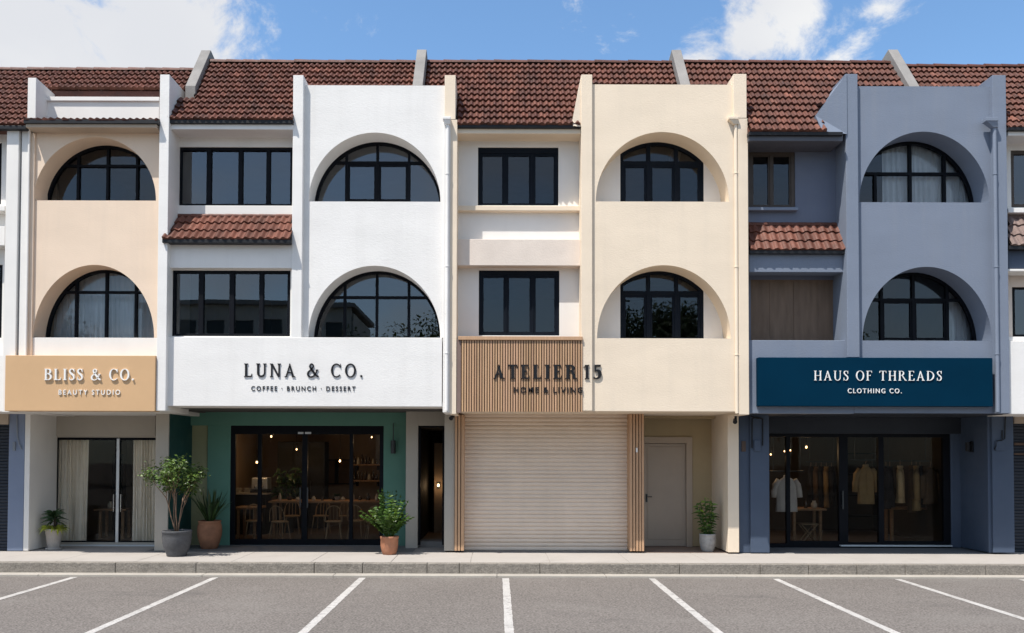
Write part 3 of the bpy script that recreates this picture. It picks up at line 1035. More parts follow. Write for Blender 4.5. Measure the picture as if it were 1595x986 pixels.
def awning(h, px_top, px_bot, py_top, py_bot, d_top, d_bot, m, courses=3, period=0.145, seed=3, flash='gutter'):
    """small tiled canopy; px_top / px_bot: its left and right ends along the top and the bottom edge"""
    xm = (px_top[0] + px_top[1]) / 2
    zt, zb = Z(py_top, xm, d_top), Z(py_bot, xm, d_bot)
    ang = math.atan2(zt - zb, d_top - d_bot)
    sl_ = math.hypot(zt - zb, d_top - d_bot)
    xa0, xb0 = X(px_bot[0], py_bot, d_bot), X(px_bot[1], py_bot, d_bot)
    xa1, xb1 = X(px_top[0], py_top, d_top), X(px_top[1], py_top, d_top)
    t = MB()
    tile_field(t, lambda s: (xa0 + (xa1 - xa0) * s / sl_, xb0 + (xb1 - xb0) * s / sl_), d_bot, zb, ang, sl_, courses, period, lift=.035, amp=.033, seed=seed)
    aw = t.build('awning', M[m], h)
    u = MB()
    e = 0.05
    u.add([(xa0, d_bot + .02, zb - .012), (xb0, d_bot + .02, zb - .012), (xb1, d_top, zt - .03), (xa1, d_top, zt - .03),
           (xa0, d_bot + .02, zb - .07), (xb0, d_bot + .02, zb - .07), (xb1, d_top, zb - .07), (xa1, d_top, zb - .07)],
          [(0, 1, 2, 3), (4, 7, 6, 5), (0, 4, 5, 1), (1, 5, 6, 2), (2, 6, 7, 3), (3, 7, 4, 0)])
    u.box(xa0 - .0, xb0, d_bot - .015, d_bot + .022, zb - .075, zb - .008)
    u.build('gutter', M[flash], aw, bevel=0.004)
    c = MB()
    x = xa1
    rn = random.Random(seed)
    while x < xb1 - .02:
        ee = min(xb1, x + .34)
        g = rn.uniform(.8, 1.1)
        c.cur = (g, g, g)
        c.tube([(x, d_top + .0, zt + .0), (ee, d_top + .0, zt + .0)], [.05, .045], 10)
        x = ee
    c.build('ridge_cap', M[m], aw)
    return aw


def corrugated(mb, x0, x1, z0, z1, y, n, amp=0.012):
    """roller shutter curtain: curved slats, each with a small groove at its joint"""
    vs, fs = [], []
    K = 6
    rows = []
    rn = random.Random(int(n * 7))
    for i in range(n):
        amp_ = amp * rn.uniform(.7, 1.25)
        off = rn.uniform(-.003, .003)
        for k in range(K):
            t = k / K
            rows.append((z0 + (z1 - z0) * (i + t) / n, y + off - amp_ * math.sin(math.pi * t) ** .6 + (0.006 if k == 0 else 0)))
    rows.append((z1, y))
    for z, yy in rows: vs += [(x0, yy, z), (x1, yy, z), ]
    fs = [(2 * i, 2 * i + 1, 2 * i + 3, 2 * i + 2) for i in range(len(rows) - 1)]
    mb.add(vs, fs)
    mb.box(x0, x1, y + .012, y + .03, z0, z1)
    return mb


def slats_v(mb, x0, x1, z0, z1, y0, y1, n, duty=0.62, seed=2):
    rn = random.Random(seed)
    p = (x1 - x0) / n
    for i in range(n):
        g = rn.uniform(.86, 1.12)
        mb.cur = (g, g * rn.uniform(.97, 1.02), g * rn.uniform(.94, 1.03))
        a = x0 + p * (i + (1 - duty) / 2)
        mb.box(a, a + p * duty, y0 + rn.uniform(0, .002), y1, z0, z1)
    mb.cur = (1, 1, 1)
    return mb


def room(h, name, m, x0, x1, y0, y1, z0, z1, floor=None, t=0.1, ceil=True):
    b = MB()
    b.box(x0, x1, y1, y1 + t, z0, z1)
    b.box(x0 - t, x0, y0, y1, z0, z1)
    b.box(x1, x1 + t, y0, y1, z0, z1)
    if ceil: b.box(x0, x1, y0, y1, z1 + .003, z1 + t)
    r_ = b.build(name, M[m], h)
    if floor:
        MB().box(x0, x1, y0, y1, z0 - .02, z0 + .006).build('floor', M[floor], h)
    return r_


# ------------------------------------------------------------------ roofs: low part only over the recessed bays, upper part from party wall to party wall
def roof_for(h, x_lo, x_up, py_eave, d_eave, py_ridge, px, courses, seed, period=0.117, d_up=0.38):
    y0, z0, sl_ = roof_geo(py_eave, d_eave, py_ridge, px)
    sl_ -= 0.09
    cut = (d_up - y0) / math.cos(SLOPE)
    ds = sl_ / courses
    t = MB()

    def xr(s): return x_lo if s - ds * .5 < cut - 1e-6 else x_up
    nlow = int(math.ceil(cut / ds))
    ca, sa = math.cos(SLOPE), math.sin(SLOPE)
    if x_lo:
        tile_field(t, lambda s: x_lo, y0, z0, SLOPE, nlow * ds, nlow, period, seed=seed)
        t.cur = (.9, .9, .9)
        t.prism_x([(y0 + .03, z0 - .03), (y0 + nlow * ds * ca, z0 + nlow * ds * sa - .03), (y0 + nlow * ds * ca, z0 - .03)], *x_lo)
        t.cur = (1, 1, 1)
    s1 = nlow * ds
    tile_field(t, lambda s: x_up, y0 + s1 * ca, z0 + s1 * sa, SLOPE, sl_ - s1, courses - nlow, period, seed=seed + 9)
    yr, zr = y0 + sl_ * ca, z0 + sl_ * sa
    t.cur = (.9, .9, .9)
    t.prism_x([(y0 + s1 * ca + .02, z0 + s1 * sa - .035), (yr, zr - .02), (yr + .1, zr - .02), (yr + .1 + (zr - z0) / math.tan(SLOPE), z0 + .3), (y0 + s1 * ca + .02, z0 + .3)], *x_up)
    t.cur = (1, 1, 1)
    ro = t.build('roof', M['tile'], h)
    rc = MB()
    x = x_up[0]
    rn = random.Random(seed + 50)
    while x < x_up[1] - .02:
        e = min(x_up[1], x + .36)
        g = rn.uniform(.75, 1.1)
        rc.cur = (g, g, g)
        zz = zr + .05 + rn.uniform(-.005, .005)
        vs = []
        for xx, r_ in ((x, .088), (e, .077)):
            for q in range(9):
                a = math.pi * q / 8
                vs.append((xx, yr + .02 - r_ * 1.1 * math.cos(a), zz - .04 + r_ * math.sin(a)))
        rc.add(vs, [(q, q + 9, q + 10, q + 1) for q in range(8)] + [tuple(range(8, -1, -1)), tuple(range(9, 18))])
        x = e
    rc.cur = (1, 1, 1)
    rc.build('ridge_cap', M['tile'], ro)
    return y0, z0, sl_, yr, zr


def cheek(h, m, T, B, E, px_p, d_p=0.03):
    """rendered cheek between a pillar and the tiles: (px, py, depth) of its top, outer and eave corners; px_p is the pillar's edge"""
    t, b, e = P(*T), P(*B), P(*E)
    xp = X(px_p, T[1] + 100, 0)
    q2, q = Vector((xp, d_p, t.z)), Vector((xp, d_p, e.z))
    bk = [Vector((v.x, v.y + .35, v.z - .1)) for v in (b, e)]
    vs = [t, b, e, q, q2, Vector((xp, t.y + .9, t.z - .02)), bk[0], bk[1]]
    MB().add(vs, [(0, 1, 4), (1, 2, 3), (1, 3, 4), (0, 5, 6, 1), (1, 6, 7, 2)]).build('roof_cheek', M[m], h)


def body(h, px0, px1):
    x0, x1 = X(px0, 378, 0), X(px1, 378, 0)
    z1, z2, z3 = Z(640) + .05, Z(352), Z(190)
    b = MB()
    for a, c in ((x0 + .012, x0 + .1), (x1 - .1, x1 - .012)):
        b.box(a, c, .93, 7.6, z1, z3 - .06)
    b.box(x0 + .013, x1 - .013, 7.5, 7.61, 0, z3 - .06)
    b.box(x0 + .1, x1 - .1, .66, 7.5, z2 - .06, z2 + .06)
    b.box(x0 + .1, x1 - .1, .66, 7.5, z1 + .02, z1 + .14)
    b.box(x0 + .012, x1 - .012, .6, 7.6, z3 - .055, z3 + .02)
    return b.build('inner_walls', M['room'], h)


def house(label, px0, px1):
    return thing('shophouse', label, 'shophouse', (X((px0 + px1) / 2), 0, 0), 'shophouses in the row')


XF = {}
# ---------- far left neighbour
hL = house('white neighbour at the left edge, cut by the frame, with a blue-grey ground column', -300, 43)
# ---------- beige beauty studio
hA = house('narrow beige shophouse with two arched windows above a curtained glass shopfront', 43, 253)
hB = house('wide white shophouse with a green ground floor and a small red tiled awning', 253, 701)
hC = house('cream shophouse with a closed roller shutter and a recessed grey door', 701, 1160)
hD = house('blue-grey shophouse with a dark clothes shop on the ground floor', 1160, 1569)
hR = house('white neighbour at the right edge with a grey-brown tiled awning, cut by the frame', 1569, 1900)
for h, a, b in ((hL, -300, 43), (hA, 43, 253), (hB, 253, 701), (hC, 701, 1160), (hD, 1160, 1569), (hR, 1569, 1900)):
    body(h, a, b)

xa = X(300, 150, 0.7)
FA, FB, FC, FD = -6.218, -1.640, 3.814, 8.462           # world x of the four raised party walls on the roof
g = .1
rL = roof_for(hL, (X(-300), X(40)), (X(-300), X(43)), 195, -.06, 108, 40, 11, 1)
rA = roof_for(hA, None, (X(43) + .004, FA - g), 190, -.06, 108, 150, 11, 2, d_up=.6)
rB = roof_for(hB, (X(262), X(456)), (FA + g, FB - g), 187, -.06, 96, 400, 11, 3)
rC = roof_for(hC, (X(711), X(904)), (FB + g, FC - g), 195, .04, 96.5, 807, 11, 4)
rD = roof_for(hD, (X(1165), X(1284)), (FC + g, FD - g), 205, -.15, 97, 1230, 11, 5)
rR = roof_for(hR, (X(1570), X(1900)), (FD + g, X(1900)), 200, -.02, 103, 1500, 11, 6)
make_fin(hB, 321, rB, 78)
make_fin(hC, 657, rB, 77)
make_fin(hD, 1053.5, rD, 77.5)
make_fin(hR, 1391, rD, 77)

# ================= beige beauty studio house
h = hA
part(h, 'pillar', 'beige', (43, 51.5, 207, 555, .055, .9))
b = MB()
b.prism_x([(0, Z(186)), (0, Z(121, 50)), (1.2, Z(121, 50) - .06), (1.2, Z(186))], X(43, 150), X(56, 150))
b.build('fin', M['smooth_white'], h, bevel=0.008)
part(h, 'parapet', 'smooth_white', (54, 248, 152, 187, .42, .6))
part(h, 'coping', 'smooth_white', (54, 248, 150.5, 157, .38, .62))
b = MB()
ey, ez = -.24, Z(186.5, 150, -.24)
tile_field(b, lambda s: (X(37, 188, -.24), X(245, 188, -.24)), ey, ez, R(14), .66, 2, .128, lift=.02, amp=.02, seed=31)
ea = b.build('eave_roof', M['tile'], h)
part(h, 'gutter', 'gutter', (36.5, 245.5, 185.5, 192, -.24, -.1), bevel=.004, parent=ea)
part(h, 'eave', 'taupe', (40, 243.5, 192, 198.5, -.2, .12))
A1, A2 = Arch(52.5, 243, 312.3, 213.4, .1), Arch(51.5, 240, 525.8, 412.5, .1)
b = MB()
arch_wall(b, X(50, 378, .1), X(248, 378, .1), A2.zs, Z(199, 150, .1), [A1, A2], .1, .57, back=.08)
b.build('arch_wall', M['beige'], h, merge=True)
b = MB()
b.box(X(50, 378, .1), X(248, 378, .1), .098, .3, Z(641, 150, .1), A2.zs - .002)
b.build('spandrel', M['smooth_white'], h, bevel=.004)
for A, ml, tr in ((A1, (121, 167, 213), 258), (A2, (118, 165, 211), 455)):
    arch_window(h, A, .55, [X(q, tr + 25, .55) for q in ml], Z(tr, 160, .55), M['frame'], gm='glass_dark')
part(h, 'downpipe', 'smooth_white', (40.6, 43.6, 200, 556, -.005, .044), bevel=.012)
# ground floor
part(h, 'column', 'smooth_white', (37.6, 45.8, 640, 858, 1.05, 2.12))
part(h, 'column', 'grey_wall', (241.5, 262, 640, 858, 1.05, 2.4))
part(h, 'header', 'grey_wall', (45, 242, 640, 679, 2.07, 2.25))
part(h, 'soffit', 'smooth_white', (38, 250, 640.8, 633, .1, 2.6, .1))
df = MB()
d = 2.10
hx0, hx1 = X(81.5, 760, d), X(250, 760, d)
zt, zb = Z(679, 160, d), 0.0
df.grid_wall((hx0, hx1), (zb, zt), [(X(87, 760, d), X(250, 760, d), .075, zt - .035)], d, d + .07)
dfo = df.build('door_frame', M['grey_wall'], h, bevel=.004)
part(h, 'threshold', 'alu_pale', (82, 245, 848.6, 853, 2.02, 2.16), bevel=.006, parent=dfo)
for nm, p0, p1, hp in (('left', 86.5, 181, 176.8), ('right', 184.5, 250, 188)):
    f = MB()
    f.grid_wall((X(p0, 760, 2.14), X(p1, 760, 2.14)), (.07, zt - .03), [(X(p0 + 2.2, 760, 2.14), X(p1 - 2.2, 760, 2.14), .1, zt - .09)], 2.14, 2.185)
    fo = f.build('sliding_door', M['frame'], h, bevel=.003)
    gl = MB()
    gl.box(X(p0, 760, 2.14) + .02, X(p1, 760, 2.14) - .02, 2.16, 2.166, .08, zt - .05)
    gl.build('pane', M['glass_clear'], fo)
    hn = MB()
    x = X(hp, 783, 2.08)
    za, zz = Z(797, hp, 2.08), Z(770, hp, 2.08)
    hn.tube([(x, 2.138, za + .03), (x, 2.08, za + .03), (x, 2.08, za)], .011, 8)
    hn.tube([(x, 2.08, za), (x, 2.08, zz)], .012, 8)
    hn.tube([(x, 2.138, zz - .03), (x, 2.08, zz - .03)], .011, 8)
    hn.build('handle', M['steel'], fo)
part(h, 'door_post', 'alu', (180.5, 185, 683, 849, 2.11, 2.2), bevel=.004)
rx0, rx1 = X(86, 760, 2.2) - .3, X(262, 760, 2.2) - .1
room(h, 'room_lining', 'room_warm', rx0, rx1, 2.26, 6.4, 0, 2.72, 'floor_wood')

# ================= white cafe house
h = hB
part(h, 'pillar', 'white', (246, 261, 116, 640, -.12, 1.1))
part(h, 'gutter', 'gutter', (262.5, 456, 186.5, 192, -.08, .06), bevel=.006)
part(h, 'fascia', 'white', (262.5, 456, 192, 201.5, -.02, .425))
part(h, 'pillar', 'white', (455, 471, 117, 525.6, 0, 1.0))
recess_wall(h, 256, 464, 203, 345, [(277.6, 455.2, 229, 320)], .42, 'smooth_white')
rect_window(h, 277.2, 455.6, 228.6, 320.4, .45, [(282, 321.5), (328.5, 371), (377.5, 414.5), (420.5, 452)], (234.5, 317.5), M['frame'])
awning(h, (272.5, 455), (253, 454), 337, 372.5, .41, -.16, 'tile_red', 3, .145, 8)
part(h, 'beam', 'white', (262, 456, 377, 417.5, .02, .41))
recess_wall(h, 256, 464, 410, 535, [(267.8, 452, 421, 523.6)], .13, 'smooth_white')
rect_window(h, 267.4, 452.4, 420.6, 524, .165, [(272.5, 309), (316.5, 357), (364.5, 403.5), (410, 447.5)], (425.5, 520), M['frame'])
A1, A2 = Arch(480.8, 686, 314, 206.5, .12), Arch(480.2, 685.7, 525.4, 413.8, .12)
b = MB()
arch_wall(b, X(468, 378, .12), X(695, 378, .12), A2.zs, Z(133, 580, .12), [A1, A2], .12, .64)
b.build('arch_wall', M['white'], h, merge=True)
w = arch_window(h, A1, .62, [X(q, 280, .62) for q in (539.3, 587.6, 637)], Z(253, 587, .62), M['frame'],
                sash=[(X(a, 280, .62), X(c, 280, .62), Z(313, 587, .62), Z(255, 587, .62), .045) for a, c in ((541, 586), (589.5, 635))])
arch_window(h, A2, .62, [X(q, 490, .62) for q in (536.5, 586.6, 636.5)], Z(463, 587, .62), M['frame'])
part(h, 'spandrel', 'white', (261.2, 688.5, 525.5, 633, -.01, .3))
part(h, 'pillar', 'white', (690.5, 701, 186, 642.5, 0, .95))
downpipe(h, 696.6, 190, 640, -.045, 'white', (689.5, 702, 181, 192))
# ground floor
part(h, 'soffit', 'smooth_white', (262.5, 702, 633.4, 626, .02, 2.6, .02))
part(h, 'lining', 'green_dark', (262.6, 264, 640, 857, 1.08, 2.36), bevel=0)
zc = 2.76
G = 2.3
part(h, 'header', 'green', (292, 632.5, 640, 663, G - .06, G + .1))
part(h, 'pilaster', 'olive', (294, 323, 660, 850, G + .03, G + .2))
part(h, 'pier', 'green', (322.5, 358.5, 662, 850, G - .01, G + .12), (597, 632.5, 662, 853, G - .01, G + .12))
part(h, 'wall', 'grey_wall', (632, 651, 640, 854, 1.75, 2.4), (651.05, 697, 640, 663, 1.75, 2.0))
part(h, 'column', 'grey_wall', (692, 708.2, 640, 858, 1.05, 2.2))
f = MB()
zt = Z(663, 480, G)
f.grid_wall((X(358, 760, G), X(597.4, 760, G)), (0, zt), [(X(a, 760, G), X(c, 760, G), Z(840, 480, G), Z(676.5, 480, G)) for a, c in ((366, 401), (407, 470), (478.5, 544), (549.5, 591))], G, G + .08)
sf = f.build('shopfront', M['frame'], h, bevel=.004, merge=True)
gl = MB()
gl.box(X(360, 760, G), X(596, 760, G), G + .04, G + .046, .05, zt - .06)
gl.build('pane', M['glass_shop'], sf)
for px in (467.5, 478.8):
    hn = MB()
    x = X(px, 775, G - .06)
    za, zz = Z(791, px, G - .06), Z(759.5, px, G - .06)
    hn.box(x - .014, x + .014, G - .065, G - .04, za, zz)
    for z in (za + .06, zz - .06): hn.box(x - .011, x + .011, G - .045, G + .004, z - .012, z + .012)
    hn.build('handle', M['lamp_metal'], sf, bevel=.003)
part(h, 'door_closer', 'alu', (464, 472.5, 672.8, 676, G - .02, G - .001), bevel=.003, parent=sf)
part(h, 'door_closer', 'alu', (475, 484.5, 672.8, 676, G - .02, G - .001), bevel=.003, parent=sf)
part(h, 'threshold', 'alu_pale', (358, 597, 849.8, 852, G - .08, G + .02), bevel=.004, parent=sf)
MB().box(X(262, 760, 2) - .1, X(650, 760, 2), 1.06, 2.22, -.002, .006).build('porch_floor', M['tile_floor'], h)
room(h, 'room_lining', 'room_warm', X(300, 760, 2.2), X(632, 760, 2.2), G + .13, 7.3, 0, zc, 'floor_wood')
# side passage
part(h, 'step', 'concrete', (652, 692.5, 843.5, 853, 2.0, 2.5))
room(h, 'passage_lining', 'room_dark', X(654, 760, 2.1), X(694, 760, 2.1), 2.05, 5.6, 0.1, 2.6, 'floor_wood')
part(h, 'inner_door_frame', 'frame', (651.4, 655, 665.5, 849, 1.83, 1.9), (689, 692.2, 665.5, 849, 1.83, 1.9), (651.4, 692.2, 661, 665.4, 1.83, 1.9), bevel=.003)
part(h, 'passage_wall', 'room_warm', (676, 694, 690, 850, 4.2, 4.3))

# ================= cream house
h = hC
part(h, 'pillar', 'cream', (692.6, 709.6, 117, 186, 0, 1.0), (700.8, 711.6, 186.3, 645, .004, .95))
part(h, 'gutter', 'gutter', (711.3, 904, 194, 199, .03, .12), bevel=.006)
part(h, 'fascia', 'cream', (711.3, 905, 199, 208, .09, .52))
recess_wall(h, 704, 916, 207, 535, [(744.5, 869.8, 229.3, 319.8), (745.8, 871.3, 421, 522.6)], .5, 'smooth_white')
rect_window(h, 744.2, 870, 229, 320, .535, [(751.8, 782), (791.8, 824), (834.2, 862.6)], (242.5, 316.3), M['frame_navy'], sash=.045, gm='glass_dark')
rect_window(h, 745.5, 871.6, 420.7, 523, .535, [(753, 784), (793, 825), (834.6, 863.6)], (432, 516.5), M['frame_navy'], sash=.045, gm='glass_dark')
part(h, 'ledge', 'cream', (710, 906, 320.3, 328, .36, .52))
part(h, 'beam', 'pinkbeige', (710.8, 906.5, 372.5, 413.7, .25, .52))
part(h, 'pillar', 'cream', (905.5, 922.6, 116, 640, 0, 1.0))
cheek(h, 'cream', (905, 118, .05), (891.5, 187, .02), (893, 196, -.02), 906)
A1, A2 = Arch(928, 1135.5, 314, 205.6, .06), Arch(930, 1138.5, 527, 413, .06)
b = MB()
arch_wall(b, X(920, 378, .06), X(1152, 378, .06), Z(640.5, 1030, .06), Z(131.7, 1030, .06), [A1, A2], .06, .62)
b.build('arch_wall', M['cream'], h, merge=True)
for A, ml, tr, bl, ys in ((A1, (1010.3, 1053.5), 253.8, 313, 285), (A2, (1010, 1054), 456, 524, 490)):
    d = .6
    xl, xr = X(966.2, ys, d), X(1096, ys, d)
    for a, c in ((A.cx - A.a, xl), (xr, A.cx + A.a)):
        pts = [(a, A.zs), (c, A.zs)] + [(c + (a - c) * i / 16, A.top(c + (a - c) * i / 16)) for i in range(17)]
        if a == xr: pts = pts[:2] + pts[2:]
        q = [pts[0]]
        for p in pts[1:]:
            if math.hypot(p[0] - q[-1][0], p[1] - q[-1][1]) > 1e-4: q.append(p)
        if math.hypot(q[0][0] - q[-1][0], q[0][1] - q[-1][1]) < 1e-4: q.pop()
        MB().prism(q, d, d + .05).build('side_panel', M['smooth_white'], h)
    mz = [X(q, ys, d) for q in ml]
    xs = [xl + .03, mz[0], mz[1], xr - .03]
    arch_window(h, A, d, mz, Z(tr, 1030, d), M['frame_navy'], gm='glass_dark', xl=xl, xr=xr, mw=.075, fw=.06,
                sash=[(xs[i] + .018, xs[i + 1] - .018, A.zs + .03, Z(tr, 1030, d) - .02, .065) for i in range(3)])
part(h, 'pillar', 'cream', (1142.6, 1163, 115, 184, 0, 1.0), (1150.6, 1166, 184.3, 646, .004, 1.0))
downpipe(h, 1147, 188, 644, .03, 'cream', (1135.5, 1150.5, 181, 192))
# ground floor
part(h, 'soffit', 'cream', (701.5, 1164, 640.9, 634, .08, 2.6, .08))
part(h, 'slat_post', 'timber', (708.4, 712, 646, 858, 1.0, 1.5), (713.2, 717, 646, 858, 1.0, 1.5), (718.2, 722.8, 646, 858, 1.0, 1.5), bevel=.004)
part(h, 'slat_post', 'timber', (980.8, 985, 644, 858.5, 1.0, 1.5), (986.2, 989.6, 644, 858.5, 1.0, 1.5), (991, 994.4, 644, 858.5, 1.0, 1.5), (995.8, 998.6, 644, 858.5, 1.0, 1.5), (999.6, 1003.2, 644, 858.5, 1.0, 1.5), bevel=.004)
part(h, 'post_backing', 'timber_dark', (708.6, 722, 646, 857.5, 1.06, 1.4), (981, 1003, 644, 858, 1.06, 1.45), bevel=0)
b = MB()
corrugated(b, X(721, 750, 1.34), X(982, 750, 1.34), 0.005, Z(644, 850, 1.34) + .08, 1.35, 35, amp=.02)
sh = b.build('roller_shutter', M['shutter'], h)
part(h, 'switch', 'letter_white', (990.7, 993.2, 697.5, 704.5, .98, 1.002), bevel=.003)
N2 = 2.2
recess_wall(h, 1003, 1112, 644, 851, [(1003, 1071.5, 686, 852)], N2, 'niche', name='niche_wall')
df = MB()
df.grid_wall((X(1002.5, 760, N2), X(1078, 760, N2)), (0, Z(680.5, 1040, N2)), [(X(1003.5, 760, N2), X(1068.5, 760, N2), -.01, Z(690.5, 1040, N2))], N2 - .04, N2 + .1)
dfo = df.build('door_frame', M['taupe'], h, bevel=.006, merge=True)
f = MB()
dx0, dx1, dz = X(1003.8, 760, N2 + .03), X(1068.2, 760, N2 + .03), Z(691, 1040, N2 + .03)
f.box(dx0, dx1, N2 + .03, N2 + .075, .012, dz)
f.box(dx0 + .06, dx1 - .06, N2 + .02, N2 + .033, .16, dz - .07)
do = f.build('door', M['door_grey'], dfo, bevel=.006)
hn = MB()
x = dx0 + .045
hn.box(x - .02, x + .02, N2 + .012, N2 + .03, .98, 1.16)
hn.tube([(x, N2 + .02, 1.1), (x, N2 - .03, 1.1), (x + .11, N2 - .03, 1.1)], .01, 8)
hn.build('handle', M['lamp_metal'], dfo, bevel=.002)
part(h, 'column', 'cream', (1133.8, 1151, 640, 860.5, .9, 2.3))
part(h, 'header', 'niche', (1003.5, 1134, 640, 652, 1.9, 2.19))
MB().box(X(985, 760, 1.2), X(1134, 760, 1.2), 1.06, 2.3, -.002, .006).build('porch_floor', M['tile_floor_brown'], h)
MB().box(X(715, 760, 1.2), X(985, 760, 1.2) - .003, 1.06, 1.5, -.002, .006).build('porch_floor', M['tile_floor'], h)
room(h, 'store_lining', 'room_dark', X(712, 760, 1.4), X(985, 760, 1.4), 1.42, 6.0, 0, 2.7)

# ================= blue-grey clothes shop house
h = hD
part(h, 'gutter', 'gutter', (1166.5, 1313, 205, 210.5, -.16, -.02), bevel=.006)
part(h, 'fascia', 'slate', (1166.5, 1313, 210.5, 219.5, -.1, .52))
recess_wall(h, 1160, 1332, 216, 372, [(1165.5, 1238.5, 235, 322.3)], .5, 'blue_shaded')
rect_window(h, 1165.2, 1238.8, 234.7, 322.6, .52, [(1174, 1197), (1205.5, 1230)], (243.5, 318.5), M['frame_brown'], sash=.03, gm='glass_dark')
part(h, 'sill', 'blue', (1162, 1243.5, 322.8, 327.3, .38, .55), bevel=.006)
awning(h, (1165, 1307), (1167, 1321.5), 350, 389.5, .5, .1, 'tile_red', 3, .17, 12)
part(h, 'beam', 'blue', (1167, 1324, 391.5, 424, .18, .5))
recess_wall(h, 1160, 1332, 420, 536, [(1169.5, 1314, 435.5, 530.2)],   .64, 'blue_shaded')
f = MB()
d = .67
x0, x1, z0, z1 = X(1169, 480, d), X(1314.5, 480, d), Z(530.6, 1240, d), Z(435, 1240, d)
cuts = [x0, X(1200, 480, d), X(1237.5, 480, d), X(1274, 480, d), x1]
for i in range(4):
    f.box(cuts[i] + .004, cuts[i + 1] - .004, d + .012 + .003 * (i % 2), d + .06, z0, z1)
pw = f.build('window_shutter', M['panel_brown'], h, bevel=.004)
f = MB()
f.grid_wall((x0, x1), (z0, z1), [(x0 + .06, x1 - .06, z0 + .04, z1 - .05)], d, d + .05)
for c in cuts[1:-1]: f.box(c - .014, c + .014, d + .004, d + .05, z0 + .03, z1 - .03)
f.build('frame', M['panel_brown'], pw, bevel=.003)
part(h, 'spandrel', 'blue', (1163, 1330, 530, 644, .1, .3))
part(h, 'pillar', 'blue', (1318.5, 1337.5, 115, 556.5, 0, 1.0))
cheek(h, 'blue', (1317, 117, .05), (1270, 180, -.02), (1281, 204, -.17), 1319, -.02)
A1, A2 = Arch(1338.5, 1541, 315.2, 205, .1), Arch(1343.5, 1545, 530.6, 415.5, .1)
b = MB()
arch_wall(b, X(1330, 587, .1) + .002, X(1556, 378, .1), Z(643.8, 1440, .1), Z(134.5, 1440, .1), [A1, A2], .1, .64)
b.build('arch_wall', M['blue'], h, merge=True)
arch_window(h, A1, .62, [X(q, 290, .62) for q in (1418.5, 1471.7)], Z(270.5, 1440, .62), M['frame'], gm='glass_dark', fw=.055, mw=.06, low_split=X(1364, 300, .62))
arch_window(h, A2, .62, [X(q, 500, .62) for q in (1373.7, 1423.5, 1476.3)], Z(467, 1440, .62), M['frame'], gm='glass_dark', fw=.055, mw=.06,
            sash=[(X(a, 500, .62), X(c, 500, .62), Z(529, 1440, .62), Z(469, 1440, .62), .04) for a, c in ((1375.5, 1421.7), (1425.5, 1474.5))])
part(h, 'pillar', 'blue', (1549, 1570, 117, 644, 0, 1.0))
downpipe(h, 1551.5, 190, 642, -.04, 'blue', (1536.5, 1555.5, 182.5, 197))
# ground floor
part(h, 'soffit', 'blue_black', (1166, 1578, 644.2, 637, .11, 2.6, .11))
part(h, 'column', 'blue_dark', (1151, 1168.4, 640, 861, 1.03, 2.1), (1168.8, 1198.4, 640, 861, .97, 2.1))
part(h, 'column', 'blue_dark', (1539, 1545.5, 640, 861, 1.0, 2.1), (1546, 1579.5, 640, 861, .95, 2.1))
G = 2.06
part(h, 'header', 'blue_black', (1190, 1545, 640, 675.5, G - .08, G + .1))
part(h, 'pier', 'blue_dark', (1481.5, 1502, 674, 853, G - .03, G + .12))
f = MB()
zt = Z(675.5, 1340, G)
f.grid_wall((X(1190, 760, G), X(1482, 760, G)), (0, zt), [(X(a, 760, G), X(c, 760, G), Z(y1, 1340, G), Z(681, 1340, G)) for a, c, y1 in
            ((1191, 1225, 847), (1231, 1307, 843), (1321, 1368.6, 845), (1377, 1470, 843))], G, G + .09)
sf = f.build('shopfront', M['frame'], h, bevel=.004, merge=True)
gl = MB()
gl.box(X(1192, 760, G), X(1480, 760, G), G + .045, G + .051, .05, zt - .04)
gl.build('pane', M['glass_shop'], sf)
hn = MB()
x = X(1313, 770, G - .05)
hn.box(x - .014, x + .014, G - .06, G - .03, .85, 1.25)
for z in (.92, 1.18): hn.box(x - .01, x + .01, G - .04, G + .004, z - .012, z + .012)
hn.build('handle', M['lamp_metal'], sf, bevel=.003)
part(h, 'threshold', 'alu_pale', (1310, 1484, 849.2, 851.5, G - .08, G + .02), bevel=.004, parent=sf)
MB().box(X(1198, 760, 1.2), X(1540, 760, 1.2), 1.06, G + .02, -.002, .006).build('porch_floor', M['tile_floor'], h)
room(h, 'room_lining', 'room_shop', X(1194, 760, 2.2), X(1484, 760, 2.2), G + .13, 6.2, 0, 2.7, 'floor_wood')
b = MB()
for pts in ([(1169, 648), (1180, 652), (1188, 652), (1188, 694)], [(1171.5, 652), (1171.5, 698)], [(1186, 652), (1178, 650), (1172, 652)]):
    b.tube([P(q[0], q[1], .945) for q in pts], .013, 6)
b.build('conduit', M['cable'], h)
b = MB()
for pts in ([(1566, 645), (1565, 683), (1560, 686), (1553, 687), (1551, 696), (1549, 700)], [(1561, 670), (1561, 684)]):
    b.tube([P(q[0], q[1], .925) for q in pts], .012, 6)
b.build('conduit', M['cable'], h)
part(h, 'junction_box', 'blue_dark', (1551, 1565, 687, 702, .92, .952), (1175, 1184.5, 686, 703, .93, .972), bevel=.004)
part(h, 'plate', 'plate', (1155.4, 1161.8, 687, 703.5, 1.01, 1.032), bevel=.003)

